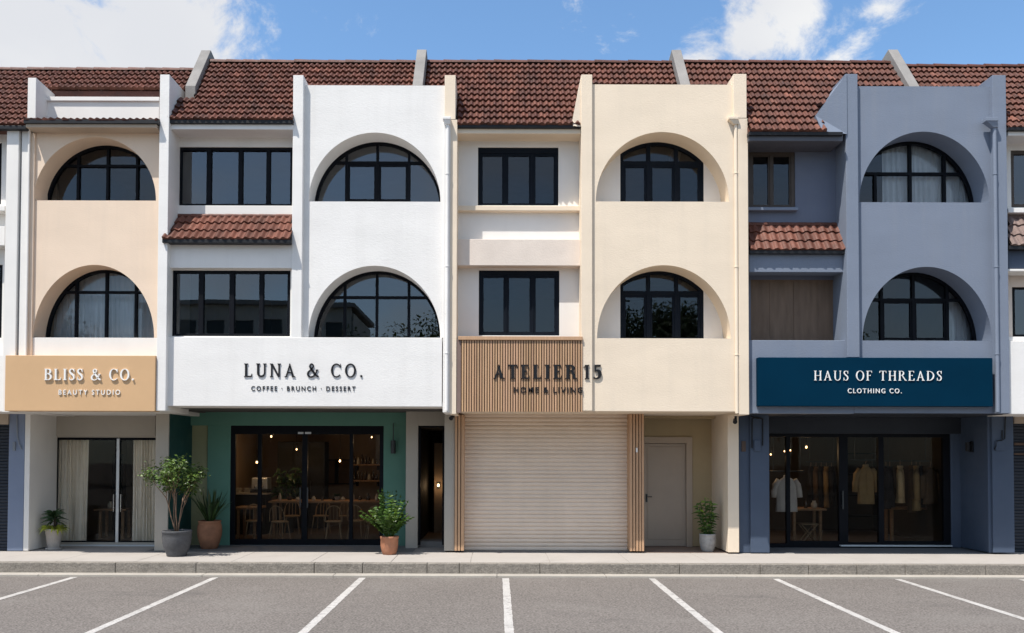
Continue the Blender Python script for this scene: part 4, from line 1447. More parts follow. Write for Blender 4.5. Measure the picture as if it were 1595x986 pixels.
# ================= neighbours
h = hL
part(h, 'gutter', 'gutter', (-300, 40.5, 195, 200.5, -.1, .02), bevel=.006)
part(h, 'pillar', 'smooth_white', (7, 26, 201, 642, 0, .95))
part(h, 'pillar', 'smooth_white', (30.5, 42.4, 201, 641, .045, .9))
part(h, 'wall', 'smooth_white', (25.8, 31, 201, 641, .12, .9))
recess_wall(h, -300, 8, 201, 560, [(-126, 2, 222, 318), (-126, 3, 412, 526)], .35, 'smooth_white')
rect_window(h, -126.5, 2.5, 221.5, 318.5, .39, [(-122, -82), (-78, -38), (-34, -2)], (226, 314), M['frame'])
rect_window(h, -126.5, 3.5, 411.5, 526.5, .39, [(-122, -82), (-78, -38), (-34, -1)], (416, 521), M['frame'])
part(h, 'ledge', 'smooth_white', (-300, 7.5, 320, 328, .12, .4), (-300, 7.5, 352, 382, .1, .4))
part(h, 'spandrel', 'smooth_white', (-300, 8, 552, 641, .05, .3))
part(h, 'soffit', 'smooth_white', (-300, 37, 641, 634, .1, 2.6, .1))
part(h, 'column', 'blue_smooth', (12.7, 37.3, 640, 858, 1.05, 1.7))
part(h, 'header', 'taupe', (-300, 12.4, 640, 660.5, 1.0, 1.2))
b = MB()
corrugated(b, X(-300, 750, 1.12), X(14, 750, 1.12), 0.0, Z(659, 0, 1.12), 1.12, 40)
b.build('roller_shutter', M['blue_black'], h)
b = MB()
b.tube([P(q[0], q[1], 1.03) for q in [(26, 647), (27, 680), (30, 692), (34, 700)]], .012, 6)
b.tube([P(q[0], q[1], 1.03) for q in [(27, 660), (26, 672), (28, 684)]], .009, 6)
b.build('conduit', M['cable_grey'], h)
part(h, 'switch_box', 'cable_grey', (19.5, 23, 688, 702, 1.01, 1.052), bevel=.004)

h = hR
part(h, 'gutter', 'gutter', (1570.5, 1900, 198, 203, -.06, .06), bevel=.006)
part(h, 'fascia', 'white', (1570.5, 1900, 203, 211.5, .02, .52))
recess_wall(h, 1562, 1900, 208, 372, [(1575, 1660, 234, 323)], .5, 'smooth_white')
rect_window(h, 1574.6, 1660.4, 233.6, 323.4, .53, [(1579.5, 1615), (1620, 1655)], (240, 318), M['frame_brown'])
part(h, 'sill', 'white', (1570.5, 1900, 324.5, 331.5, .34, .52))
awning(h, (1566, 1900), (1570.5, 1900), 338, 383, .5, .06, 'tile_grey', 3, .18, 17)
part(h, 'beam', 'blue_dark', (1570.5, 1900, 384.5, 419, .2, .5))
part(h, 'beam', 'smooth_white', (1570.5, 1900, 419.3, 423, .1, .5))
recess_wall(h, 1562, 1900, 423, 545, [(1577, 1660, 447, 524.3)], .55, 'pinkbeige')
rect_window(h, 1576.6, 1660.4, 446.6, 524.7, .58, [(1581, 1616), (1621, 1656)], (450, 521), M['frame'])
part(h, 'sill', 'white', (1570.5, 1900, 525, 531.5, .2, .6))
part(h, 'spandrel', 'white', (1571, 1900, 531.8, 645.5, .08, .3))
part(h, 'soffit', 'smooth_white', (1579, 1900, 645.9, 640, .12, 2.6, .12))
part(h, 'header', 'taupe', (1579.8, 1900, 640, 660, 1.2, 1.4))
b = MB()
corrugated(b, X(1578, 750, 1.3), X(1900, 750, 1.3), 0.0, Z(659, 1600, 1.3), 1.32, 40)
b.build('roller_shutter', M['blue_black'], h)
part(h, 'slat_blind', 'timber_dark', (1580, 1900, 690, 694, 1.27, 1.31), (1580, 1900, 706, 709, 1.27, 1.31), bevel=.003)

# ------------------------------------------------------------------ shop signs
s = thing('shop_sign', 'tan sign board with raised white letters over the curtained beauty studio', 'sign', (X(124), -.1, Z(597)), 'shop signs')
part(s, 'board', 'board', (7.6, 241.6, 553.6, 640.4, -.16, .09))
d = -.16
b = MB()
serif_text(b, 'BLISS & CO.', X(70, 583, d), X(209.5, 583, d), Z(592.3, 140, d), Z(574.8, 140, d), d - .03, d + .003, .145, .06)
b.build('lettering', M['letter_white'], s)
sans_text('BEAUTY STUDIO', X(92, 611, d), X(187.5, 611, d), Z(615, 140, d), Z(607.2, 140, d), d - .018, d + .003, .0, 1.45).build('tagline', M['letter_white'], s)

s = thing('shop_sign', 'black raised letters over a small tagline on the white wall of the café', 'sign', (X(472), -.03, Z(587)), 'shop signs')
d = -.01
b = MB()
serif_text(b, 'LUNA & CO.', X(380.5, 577, d), X(565, 577, d), Z(587.3, 472, d), Z(566.5, 472, d), d - .02, d + .002, .15, .085)
b.build('lettering', M['letter_black'], s)
sans_text('COFFEE \u00b7 BRUNCH \u00b7 DESSERT', X(391.5, 605, d), X(553.8, 605, d), Z(608.8, 472, d), Z(601.6, 472, d), d - .012, d + .002, .006, 1.4).build('tagline', M['letter_black'], s)

s = thing('shop_sign', 'timber slatted sign panel with black letters above the roller shutter', 'sign', (X(810), 0, Z(583)), 'shop signs')
d = -.02
b = MB()
x0, x1 = X(718.5, 583, d), X(908, 583, d)
zb_, zt_ = Z(641.5, 810, d), Z(529.6, 810, d)
slats_v(b, x0, x1, zb_, zt_, d, d + .04, 47)
b.build('slat_panel', M['timber'], s)
part(s, 'backing', 'timber_dark', (717, 908, 529.8, 640.5, .012, .245), bevel=0)
part(s, 'side_board', 'timber_brown', (711.8, 718, 529.8, 643, -.005, .24), bevel=.004)
part(s, 'cap_board', 'timber', (713.5, 907.6, 523.8, 529.4, -.045, .3), bevel=.004)
b = MB()
serif_text(b, 'ATELIER', X(768.8, 580, d), X(897.5, 580, d), Z(590, 850, d), Z(568.2, 850, d), d - .02, d + .002, .21, .085)
serif_text(b, '1', X(909, 580, d), X(919, 580, d), Z(590, 850, d), Z(568.2, 850, d), d - .005, d + .018, .21, .085)
serif_text(b, '5', X(923.4, 580, .04), X(937, 580, .04), Z(590, 930, .04), Z(568.2, 930, .04), .03, .058, .21, .085)
b.build('lettering', M['letter_black'], s)
sans_text('HOME & LIVING', X(800.2, 607, d), X(907.3, 607, d), Z(611.9, 850, d), Z(603, 850, d), d - .014, d + .002, .016, 1.35).build('tagline', M['letter_black'], s)

s = thing('shop_sign', 'navy sign board with raised white letters on the blue-grey house', 'sign', (X(1364), 0, Z(595)), 'shop signs')
part(s, 'board', 'navy', (1181.8, 1546.5, 557, 632.8, -.07, .098))
d = -.07
b = MB()
serif_text(b, 'HAUS OF THREADS', X(1267.8, 585, d), X(1466.5, 585, d), Z(592.8, 1365, d), Z(577.8, 1365, d), d - .018, d + .003, .118, .042)
b.build('lettering', M['letter_white'], s)
sans_text('CLOTHING CO.', X(1320.3, 609, d), X(1404, 609, d), Z(612.6, 1365, d), Z(605.2, 1365, d), d - .016, d + .003, .0, 1.35).build('tagline', M['letter_white'], s)

# wall lamps
t = thing('wall_lamp', 'dark cylinder wall lamp on a thin rod against the green wall', 'lamp', (X(612.5, 700, 2.2), 2.2, Z(700, 612, 2.2)))
x = X(612.5, 690, 2.2)
b = MB()
b.tube([(x, 2.2, Z(686, 612, 2.2)), (x, 2.2, Z(706.5, 612, 2.2))], .055, 16)
b.build('shade', M['lamp_metal'], t, bevel=.004)
b = MB()
b.tube([(x, 2.2, Z(659, 612, 2.2)), (x, 2.2, Z(686.5, 612, 2.2))], .011, 8)
b.tube([(x, 2.2, Z(660, 612, 2.2)), (x, 2.29, Z(660, 612, 2.2))], .011, 8)
b.build('rod', M['lamp_metal'], t)
x = X(1539, 760, 1.0) - .006
yl = 1.55
zl = Z(696, 1517, yl)
t = thing('wall_lamp', 'small black twin cylinder lamp high on the inner side of the blue column', 'lamp', (x, yl, zl))
b = MB()
b.tube([(x - .085, yl, zl - .1), (x - .085, yl, zl + .1)], .052, 14)
b.build('shade', M['cable'], t, bevel=.004)
b = MB()
b.box(x - .04, x, yl - .06, yl + .06, zl - .11, zl + .11)
b.build('bracket', M['cable'], t, bevel=.006)


# ------------------------------------------------------------------ potted plants
UP = Vector((0, 0, 1))


def tone(rn, lo, hi, yel=0.0):
    g = rn.uniform(lo, hi)
    y = rn.uniform(0, yel)
    return (g * (1 + y), g * (1 + y * .5), g * (1 - y * .4))


def pot(t, m, c, prof, name='pot', soil_r=None, soil_z=None, n=40):
    b = MB()
    b.lathe(prof, c, n)
    o = b.build(name, M[m], t, smooth=True, bevel=0)
    if soil_r:
        MB().lathe([(0.0001, soil_z), (soil_r * .5, soil_z + .012), (soil_r, soil_z - .004)], c, 24).build('soil', M['soil'], t, smooth=True)
    return o


def at(px, py, d):
    p = P(px, py, d)
    return Vector((p.x, d, 0))


# small multi-stemmed tree in the dark stone pot
c = at(275.5, 840, .35)
t = thing('potted_tree', 'small multi-stemmed tree with airy crown in a round dark stone pot', 'potted plant', c, 'potted plants on the pavement')
pot(t, 'pot_grey', c, [(.18, 0), (.19, .012), (.195, .045), (.235, .14), (.268, .26), (.28, .38), (.278, .455), (.285, .462), (.287, .495), (.28, .508), (.262, .506), (.255, .47), (.25, .44)], soil_r=.256, soil_z=.455)
rn = random.Random(21)
stems, leaves = MB(), MB()
tips = []


def branch(p, d, ln, r, depth):
    path, q = [p.copy()], p.copy()
    dd = d.copy()
    n = 4
    for i in range(n):
        dd = (dd + Vector((rn.uniform(-.12, .12), rn.uniform(-.12, .12), rn.uniform(-.02, .10)))).normalized()
        q = q + dd * ln / n
        path.append(q.copy())
    stems.tube(path, [r * (1 - .35 * i / n) for i in range(n + 1)], 7)
    if depth == 0:
        tips.append((q, dd))
        tips.append((path[2], dd))
        return
    for k in range(rn.choice((2, 3))):
        a = rn.uniform(0, 2 * math.pi)
        nd = (dd * 1.0 + Vector((math.cos(a) * .5, math.sin(a) * .5, rn.uniform(.0, .3)))).normalized()
        branch(q if k else path[3], nd, ln * rn.uniform(.45, .62), r * .6, depth - 1)


base = c + Vector((0, 0, .45))
for dx, dy, ln, r in ((-.23, -.05, .72, .0135), (-.06, .10, .76, .012), (.19, .02, .72, .014), (.06, -.12, .80, .010), (.16, .18, .68, .009), (-.2, .15, .74, .009)):
    branch(base + Vector((dx * .09, dy * .1, 0)), Vector((dx, dy, 1)).normalized(), ln, r, 2)
for p, dd in tips:
    k = rn.randint(20, 30)
    for i in range(k):
        q = p + Vector((rn.gauss(0, .062), rn.gauss(0, .07), rn.gauss(.02, .062)))
        a = rn.uniform(0, 6.28)
        leaves.cur = tone(rn, .5, 1.7, .6)
        leaves.leaf(q, (math.cos(a), math.sin(a), rn.uniform(-.5, .6)), (rn.uniform(-.7, .7), rn.uniform(-1, .3), rn.uniform(.1, 1)), rn.uniform(.055, .09), rn.uniform(.026, .04), .3, 3)
stems.build('stem', M['bark'], t, smooth=True)
leaves.build('foliage', M['leaf'], t)
mo = MB()
for i in range(90):
    a, r_ = rn.uniform(0, 6.28), rn.uniform(.05, .24)
    mo.cur = tone(rn, .5, 1.1, .3)
    q = c + Vector((r_ * math.cos(a), r_ * math.sin(a), .462))
    mo.leaf(q, (math.cos(a * 3), math.sin(a * 3), .9), UP, .05, .025, .5, 2)
mo.build('undergrowth', M['leaf'], t)

# strap-leaved plant in the tall terracotta jar
c = at(326.5, 830, 1.6)
t = thing('potted_plant', 'dark spiky plant with upright leaves in a tall rounded terracotta jar', 'potted plant', c, 'potted plants on the pavement')
pot(t, 'terracotta_dark', c, [(.15, 0), (.165, .01), (.205, .12), (.245, .27), (.255, .39), (.245, .5), (.225, .555), (.235, .565), (.238, .595), (.225, .603), (.205, .6), (.2, .56)], soil_r=.206, soil_z=.565)
b = MB()
rn = random.Random(4)
for i in range(70):
    a = rn.uniform(0, 6.28)
    tilt = rn.uniform(.08, .75)
    b.cur = tone(rn, .5, 1.3, .25)
    b.leaf(c + Vector((math.cos(a) * .06, math.sin(a) * .06, .57)), (math.cos(a) * tilt, math.sin(a) * tilt, 1), (math.cos(a), math.sin(a), .3), rn.uniform(.42, .86), rn.uniform(.04, .065), .28 * tilt + .05, 6,
           shape=lambda t_: (1 - t_) ** .55 * (.55 + .9 * t_) if t_ < 1 else 0)
b.build('foliage', M['leaf_dark'], t)

# bushy fern-like plant in the terracotta pot beside the green wall
c = at(606.5, 845, .7)
t = thing('potted_plant', 'bushy bright green plant with feathery fronds in a small terracotta pot', 'potted plant', c, 'potted plants on the pavement')
pot(t, 'terracotta', c, [(.125, 0), (.135, .008), (.16, .08), (.178, .18), (.18, .31), (.188, .318), (.192, .36), (.188, .37), (.172, .368), (.168, .33)], soil_r=.17, soil_z=.335)
b, st = MB(), MB()
rn = random.Random(9)
for i in range(58):
    a = rn.uniform(0, 6.28)
    tilt = rn.uniform(.1, .78) if i > 9 else rn.uniform(0, .22)
    ln = rn.uniform(.55, .92) if i > 9 else rn.uniform(.9, 1.12)
    d = Vector((math.cos(a) * tilt, math.sin(a) * tilt * .8, 1)).normalized()
    p0 = c + Vector((math.cos(a) * .05, math.sin(a) * .05, .33))
    path = []
    for k in range(8):
        s_ = k / 7
        path.append(p0 + d * ln * s_ + Vector((0, 0, -.30 * ln * s_ * s_ * min(1, tilt + .15))))
    st.tube(path, [.0065 * (1 - .7 * k / 7) for k in range(8)], 5)
    tn = tone(rn, .55, 1.5, .45)
    for k in range(2, 8):
        dirv = (path[k] - path[k - 1]).normalized()
        side = dirv.cross(UP)
        if side.length < .05: side = Vector((1, 0, 0))
        side.normalize()
        for sg in (-1, 1):
            for rep in range(2):
                q = path[k] - dirv * (rep * .5 * ln / 7)
                f = rn.uniform(.7, 1.25)
                b.cur = tuple(x * f for x in tn)
                b.leaf(q, side * sg + dirv * rn.uniform(.35, .9) + Vector((0, 0, rn.uniform(-.2, .3))), (rn.uniform(-.6, .6), rn.uniform(-1.0, .2), rn.uniform(.2, 1)), rn.uniform(.08, .135), rn.uniform(.028, .042), .35, 3)
    b.cur = tn
    b.leaf(path[-1], path[-1] - path[-2], UP, .1, .03, .3, 3)
st.build('stem', M['leaf_bright'], t)
b.build('foliage', M['leaf_bright'], t)

# pale tapered pot with a rosette over a trailing skirt
c = at(84, 838, 1.4)
t = thing('potted_plant', 'dark leafy rosette above lime trailing leaves in a pale tapered pot on a saucer', 'potted plant', c, 'potted plants on the pavement')
pot(t, 'pot_pale', c, [(.115, .03), (.118, .04), (.172, .40), (.182, .402), (.184, .435), (.176, .44), (.16, .438), (.156, .41)], soil_r=.158, soil_z=.415)
MB().lathe([(.125, 0), (.155, .004), (.165, .035), (.158, .04), (.14, .03), (.1, .028)], c, 36).build('saucer', M['pot_pale'], t, smooth=True)
b, st = MB(), MB()
rn = random.Random(15)
for i in range(170):
    a = rn.uniform(0, 6.28)
    r_ = rn.uniform(.02, .17)
    b.cur = tone(rn, .5, 1.35, .3)
    b.leaf(c + Vector((math.cos(a) * r_, math.sin(a) * r_, .42 + rn.uniform(0, .06))), (math.cos(a), math.sin(a), rn.uniform(.2, 1.1)), (rn.uniform(-.5, .5), rn.uniform(-.9, .2), .6), rn.uniform(.13, .23), rn.uniform(.032, .048), rn.uniform(.5, 1.1), 4)
b.build('trailing_leaves', M['leaf_lime'], t)
st.tube([c + Vector((.01, 0, .41)), c + Vector((.015, 0, .68))], [.026, .02], 8)
st.build('stem', M['bark_dark'], t)
b = MB()
for i in range(34):
    a = i * 2.4 + rn.uniform(-.2, .2)
    el = .1 + 1.5 * (i / 34)
    b.cur = tone(rn, .6, 1.3, .2)
    b.leaf(c + Vector((math.cos(a) * .02, math.sin(a) * .02, .58 + .16 * i / 34)), (math.cos(a), math.sin(a), el), (rn.uniform(-.3, .3), rn.uniform(-.9, 0), .7), rn.uniform(.25, .34), rn.uniform(.055, .075), .5, 6,
           shape=lambda t_: math.sin(math.pi * min(1, .12 + .88 * t_)) ** .7 if t_ < 1 else 0)
b.build('foliage', M['leaf_dark'], t)

# leafy plant in the mottled grey pot in the door niche
c = at(1102, 845, 1.3)
t = thing('potted_plant', 'slim leafy plant with pale tips in a mottled grey pot beside the grey door', 'potted plant', c, 'potted plants on the pavement')
pot(t, 'pot_stone', c, [(.115, 0), (.12, .02), (.14, .06), (.165, .18), (.17, .30), (.166, .335), (.172, .342), (.172, .372), (.165, .378), (.152, .376), (.15, .345)], soil_r=.152, soil_z=.35)
b, st = MB(), MB()
rn = random.Random(33)
for s_ in range(7):
    a0 = rn.uniform(0, 6.28)
    hgt = rn.uniform(.42, .80)
    tx, ty = math.cos(a0) * rn.uniform(.04, .22), math.sin(a0) * rn.uniform(.02, .16)
    p0 = c + Vector((tx * .4, ty * .4, .34))
    path = [p0 + Vector((tx * k / 6, ty * k / 6, hgt * k / 6)) for k in range(7)]
    st.tube(path, .007, 6)
    for k in range(26):
        f = (k + .5) / 26
        a = k * 2.4 + a0
        q = path[0].lerp(path[-1], f)
        b.cur = tone(rn, .55, 1.3, .35) if f < .9 else tone(rn, 1.2, 2.2, .8)
        b.leaf(q, (math.cos(a), math.sin(a), rn.uniform(.25, .9)), (rn.uniform(-.5, .5), rn.uniform(-1, .1), .5), rn.uniform(.12, .19), rn.uniform(.036, .052), .45, 4)
st.build('stem', M['leaf_dark'], t)
b.build('foliage', M['leaf_bright'], t)


# small black spotlights under the overhang
for px, py, lab in ((705, 650.5, 'tiny black spotlight under the overhang between the white and cream houses'), (1146, 656, 'tiny black spotlight under the overhang beside the blue-grey house')):
    p = P(px, py, .62)
    t = thing('spotlight', lab, 'lamp', p)
    MB().box(p.x - .02, p.x + .02, .60, .64, p.z + .02, p.z + .16).build('bracket', M['cable'], t)
    MB().tube([(p.x, .67, p.z + .035), (p.x - .03, .56, p.z - .02)], [.035, .045], 12).build('lamp_head', M['cable'], t)

# ------------------------------------------------------------------ curtains
def curtain(label, x0, x1, y, z0, z1, m, folds, amp=.035, seed=1, name='curtain', cat='curtain', group=None):
    rn = random.Random(seed)
    n = folds * 8
    ph = [rn.uniform(-.5, .5) for _ in range(folds + 2)]
    am = [rn.uniform(.6, 1.3) for _ in range(folds + 2)]
    b = MB()
    vs = []
    rows = 7
    for j in range(rows + 1):
        v = j / rows
        for i in range(n + 1):
            k = i // 8
            vs.append((x0 + (x1 - x0) * i / n + .01 * math.sin(3 * v + i), y + amp * am[k] * (.55 + .45 * (1 - v)) * math.sin(2 * math.pi * i / 8 + ph[k] + .5 * math.sin(2 * v + k)), z0 + (z1 - z0) * v))
    b.add(vs, [(j * (n + 1) + i, j * (n + 1) + i + 1, (j + 1) * (n + 1) + i + 1, (j + 1) * (n + 1) + i) for j in range(rows) for i in range(n)])
    o = b.build(name, M[m], None, smooth=True)
    return tag(o, label, cat, group)


d = 2.36
zt = Z(679, 160, d) + .05
curtain('oatmeal floor-length curtain at the left of the beauty studio glass', X(88, 760, d), X(137, 760, d), d, .06, zt, 'curtain', 10, .04, 1, group='beauty studio curtains')
curtain('oatmeal floor-length curtain at the right of the beauty studio glass', X(206, 760, d), X(256, 760, d), d, .06, zt, 'curtain', 10, .04, 2, group='beauty studio curtains')
curtain('white sheer curtain behind the lower arched window of the beige house', X(66, 480, .85), X(262, 480, .85), .85, Z(532, 160, .85), Z(418, 160, .85), 'sheer', 22, .03, 3, name='sheer_curtain')
curtain('white sheer curtain behind the upper arched window of the blue-grey house', X(1372, 280, .85), X(1545, 280, .85), .8, Z(322, 1440, .85), Z(212, 1440, .85), 'sheer', 20, .03, 4, name='sheer_curtain')
curtain('white sheer curtain drawn aside in the lower arched window of the blue-grey house', X(1478, 480, .9), X(1540, 480, .9), .9, Z(538, 1500, .9), Z(425, 1500, .9), 'sheer', 9, .035, 5, name='sheer_curtain')


# ------------------------------------------------------------------ furniture and goods indoors
def table(label, x0, x1, y0, y1, h, name='table', inset=.08):
    t = thing(name, label, 'table', ((x0 + x1) / 2, (y0 + y1) / 2, 0))
    MB().box(x0, x1, y0, y1, h - .045, h).build('tabletop', M['wood'], t, bevel=.006)
    for x in (x0 + inset, x1 - inset - .06):
        for y in (y0 + inset, y1 - inset - .06):
            MB().box(x, x + .06, y, y + .06, .006, h - .046).build('leg', M['wood'], t, bevel=.004)
    return t


def make_chair():
    t = thing('cafe_chair', 'x', 'chair', (0, 0, 0), 'chairs along the café table')
    MB().lathe([(.001, .44), (.17, .44), (.2, .45), (.2, .465), (.17, .475), (.001, .47)], (0, 0, 0), 20).build('seat', M['chair'], t, smooth=True)
    for sx in (-1, 1):
        MB().tube([(sx * .13, -.13, .45), (sx * .18, -.19, .008)], [.014, .011], 8).build('leg', M['chair'], t)
        MB().tube([(sx * .13, .13, .45), (sx * .18, .2, .008)], [.014, .011], 8).build('leg', M['chair'], t)
    b = MB()
    path = [(.19 * math.cos(R(a)), .12 + .08 * math.sin(R(a)), .47 + .36 * math.sin(R(a)) ** .6) for a in range(0, 181, 12)]
    b.tube(path, .013, 8)
    for x in (-.08, 0, .08): b.tube([(x, .15, .46), (x, .2, .80)], .008, 6)
    b.build('backrest', M['chair'], t)
    return t


ch = make_chair()
first = True
spots = [(395, 3.2, .3, 'pale café chair behind the leftmost door pane of the café'), (436, 3.0, 2.9, 'pale café chair left of the café door handles'),
         (520, 3.1, 3.3, 'pale café chair right of the café door handles'), (556, 3.3, 3.0, 'pale café chair behind the mullion in the rightmost pane of the café'),
         (583, 3.0, 3.4, 'pale café chair just left of the bushy fern-like plant'),
         (455, 4.75, .2, 'pale café chair behind the long table left of the café door mullion'), (500, 4.8, 6.1, 'pale café chair behind the long table right of the café door mullion'),
         (540, 4.75, .1, 'pale café chair behind the long table under the low pendant bulb')]
for px, y, rz, lab in spots:
    o = ch if first else copy_tree(ch)
    first = False
    o.location = (X(px, 800, y), y, .006)
    o.rotation_euler = (0, 0, rz)
    o['label'] = lab
tb = table('long oak table running across the right half of the café', X(418, 780, 3.6), X(600, 780, 3.6), 3.6, 4.4, .90, 'cafe_table')
table('small oak table in the left corner of the café', X(362, 780, 3.4), X(402, 780, 3.4), 3.4, 4.1, .76, 'cafe_table')


def jar(name, label, cat, x, y, z, r, hgt, m, group=None):
    b = MB()
    b.lathe([(r * .8, 0), (r, .02), (r, hgt * .6), (r * .55, hgt * .8), (r * .5, hgt * .95), (r * .6, hgt)], (x, y, z), 14)
    return tag(b.build(name, M[m], None, smooth=True), label, cat, group)


rn = random.Random(77)
x0, x1 = X(428, 780, 3.9), X(594, 780, 3.9)
for i in range(12):
    x = x0 + (x1 - x0) * (i + .5) / 12 + rn.uniform(-.03, .03)
    jar('table_jar', 'small ceramic jar standing in the row on the long café table', 'jar', x, 3.8 + rn.uniform(0, .3), .90, rn.uniform(.03, .06), rn.uniform(.08, .2), rn.choice(('ceramic', 'ceramic', 'bottle')), 'jars on the long café table')
c = Vector((X(525, 770, 4.0), 4.0, .9))
t = thing('table_plant', 'low leafy plant in the middle of the long café table', 'plant', c)
pot(t, 'pot_pale', c, [(.06, 0), (.08, .09), (.082, .1), (.07, .1)], soil_r=.07, soil_z=.09, n=20)
b = MB()
for i in range(60):
    a = rn.uniform(0, 6.28)
    b.cur = tone(rn, .5, 1.3, .3)
    b.leaf(c + Vector((0, 0, .09)), (math.cos(a), math.sin(a), rn.uniform(.2, 1.5)), UP, rn.uniform(.1, .22), .04, .4, 4)
b.build('foliage', M['leaf_dark'], t)
# shelves at the right of the cafe
for k, (py, lab) in enumerate(((723, 'upper oak wall shelf with bottles at the right of the café'), (748, 'lower oak wall shelf with bottles at the right of the café'))):
    y = 5.9
    z = Z(py, 570, y)
    xs0, xs1 = X(548, 740, y), X(594, 740, y)
    s = thing('wall_shelf', lab, 'shelf', ((xs0 + xs1) / 2, y, z))
    MB().box(xs0, xs1, y, y + .32, z - .035, z).build('board', M['wood'], s, bevel=.004)
    for bx in (xs0 + .1, xs1 - .13): MB().box(bx, bx + .03, y + .05, y + .32, z - .16, z - .036).build('bracket', M['frame'], s)
    for i in range(8):
        jar('shelf_bottle', ('bottle on the upper' if k == 0 else 'bottle on the lower') + ' oak wall shelf of the café', 'bottle', xs0 + (xs1 - xs0) * (i + .5) / 8, y + .14, z, rn.uniform(.03, .045), rn.uniform(.14, .26),
            rn.choice(('ceramic', 'bottle', 'bottle')), 'bottles on the café shelves')
# dark tall cabinet and counter
y = 6.0
t = thing('dark_cabinet', 'tall black cabinet against the back wall of the café', 'cabinet', (X(462, 740, y), y, 0))
xa_, xb_ = X(432, 740, y), X(506, 740, y)
MB().box(xa_, xb_, y, y + .5, .05, 2.35).build('carcass', M['room_dark'], t, bevel=.006)
for i in range(3):
    w = (xb_ - xa_) / 3
    d_ = MB().box(xa_ + w * i + .006, xa_ + w * (i + 1) - .006, y - .022, y - .002, .07, 2.33).build('door', M['room_dark'], t, bevel=.004)
    MB().box(xa_ + w * i + .04, xa_ + w * i + .055, y - .045, y - .023, 1.0, 1.3).build('handle', M['lamp_metal'], d_)
y = 4.6
xa_, xb_ = X(364, 760, y), X(415, 760, y)
t = thing('serving_counter', 'dark serving counter at the left of the café', 'counter', ((xa_ + xb_) / 2, y, 0))
MB().box(xa_ + .03, xb_ - .03, y + .03, y + .6, .006, 1.0).build('carcass', M['room_dark'], t)
MB().box(xa_, xb_, y, y + .65, 1.0, 1.04).build('worktop', M['ceramic'], t, bevel=.004)
for px, lab in ((371, 'stack of plates on the dark serving counter'), (386, 'espresso cup tower on the dark serving counter')):
    x = X(px, 760, y + .3)
    b = MB()
    for i in range(6): b.lathe([(.05, 0), (.1, .012), (.102, .018), (.06, .016)], (x, y + .3, 1.04 + i * .019), 18)
    tag(b.build('plate_stack', M['ceramic'], None, smooth=True), lab, 'plates')


# coffee machine, wall pictures, tall indoor plant
y = 4.75
x = X(404, 750, y)
t = thing('coffee_machine', 'steel coffee machine at the right end of the dark serving counter', 'coffee machine', (x, y, 1.04))
MB().box(x - .2, x + .2, y, y + .4, 1.12, 1.42).build('body', M['alu'], t, bevel=.02)
MB().box(x - .22, x + .22, y - .05, y + .42, 1.042, 1.10).build('drip_tray', M['room_dark'], t, bevel=.006)
for sx in (-.09, .09): MB().tube([(x + sx, y - .01, 1.2), (x + sx, y - .1, 1.19)], [.035, .02], 10).build('brew_head', M['steel'], t)
for px, lab in ((515, 'small dark framed picture on the café back wall left of the pendant bulb'), (538, 'larger dark framed picture on the café back wall right of the pendant bulb')):
    y = 7.22
    x, z = X(px, 735, y), Z(735, px, y)
    w = .22 if px < 530 else .3
    t = thing('framed_picture', lab, 'picture', (x, y, z))
    MB().grid_wall((x - w, x + w), (z - .35, z + .35), [(x - w + .03, x + w - .03, z - .32, z + .32)], y, y + .04).build('frame', M['room_dark'], t, merge=True)
    MB().box(x - w + .03, x + w - .03, y + .015, y + .03, z - .32, z + .32).build('print', M['coat_brown'], t)
y = 5.2
c = Vector((X(447, 800, y), y, .006))
t = thing('indoor_plant', 'tall leafy plant in a dark pot before the black café cabinet', 'potted plant', c)
pot(t, 'pot_grey', c, [(.15, 0), (.17, .02), (.2, .36), (.21, .365), (.21, .39), (.18, .39)], soil_r=.18, soil_z=.36, n=24)
b, st = MB(), MB()
rn = random.Random(61)
for i in range(9):
    a = i * 2.4
    tip = c + Vector((math.cos(a) * .3, math.sin(a) * .25, rn.uniform(1.0, 1.7)))
    st.tube([c + Vector((0, 0, .35)), c.lerp(tip, .5) + Vector((0, 0, .2)), tip], .01, 6)
    for k in range(26):
        q = (c + Vector((0, 0, .5))).lerp(tip, rn.uniform(.35, 1))
        aa = rn.uniform(0, 6.28)
        b.cur = tone(rn, .5, 1.3, .3)
        b.leaf(q, (math.cos(aa), math.sin(aa), rn.uniform(-.1, .7)), (rn.uniform(-.5, .5), rn.uniform(-1, 0), .6), rn.uniform(.14, .26), rn.uniform(.06, .1), .5, 4)
st.build('stem', M['bark_dark'], t)
b.build('foliage', M['leaf_dark'], t)


# pendants
def pendant(label, px, py, y, ceil, power, r=.024, group='pendant bulbs in the café'):
    p = P(px, py, y)
    t = thing('pendant_lamp', label, 'lamp', (p.x, y, p.z), group)
    MB().tube([(p.x, y, p.z + .09), (p.x, y, ceil)], .006, 6).build('cable', M['cable'], t)
    MB().tube([(p.x, y, p.z + .03), (p.x, y, p.z + .1)], .018, 10).build('socket', M['lamp_metal'], t)
    MB().lathe([(.001, -r), (r * .6, -r * .8), (r, -r * .1), (r * .8, r * .6), (.012, r * 1.3)], p, 16).build('bulb', M['bulb'], t, smooth=True)
    l = bpy.data.lights.new('bulb_light', 'POINT')
    l.energy = power
    l.color = (1.0, .66, .36)
    l.shadow_soft_size = .05
    o = bpy.data.objects.new('bulb_light', l)
    COL.objects.link(o)
    o.location = (p.x, y, p.z - .08)


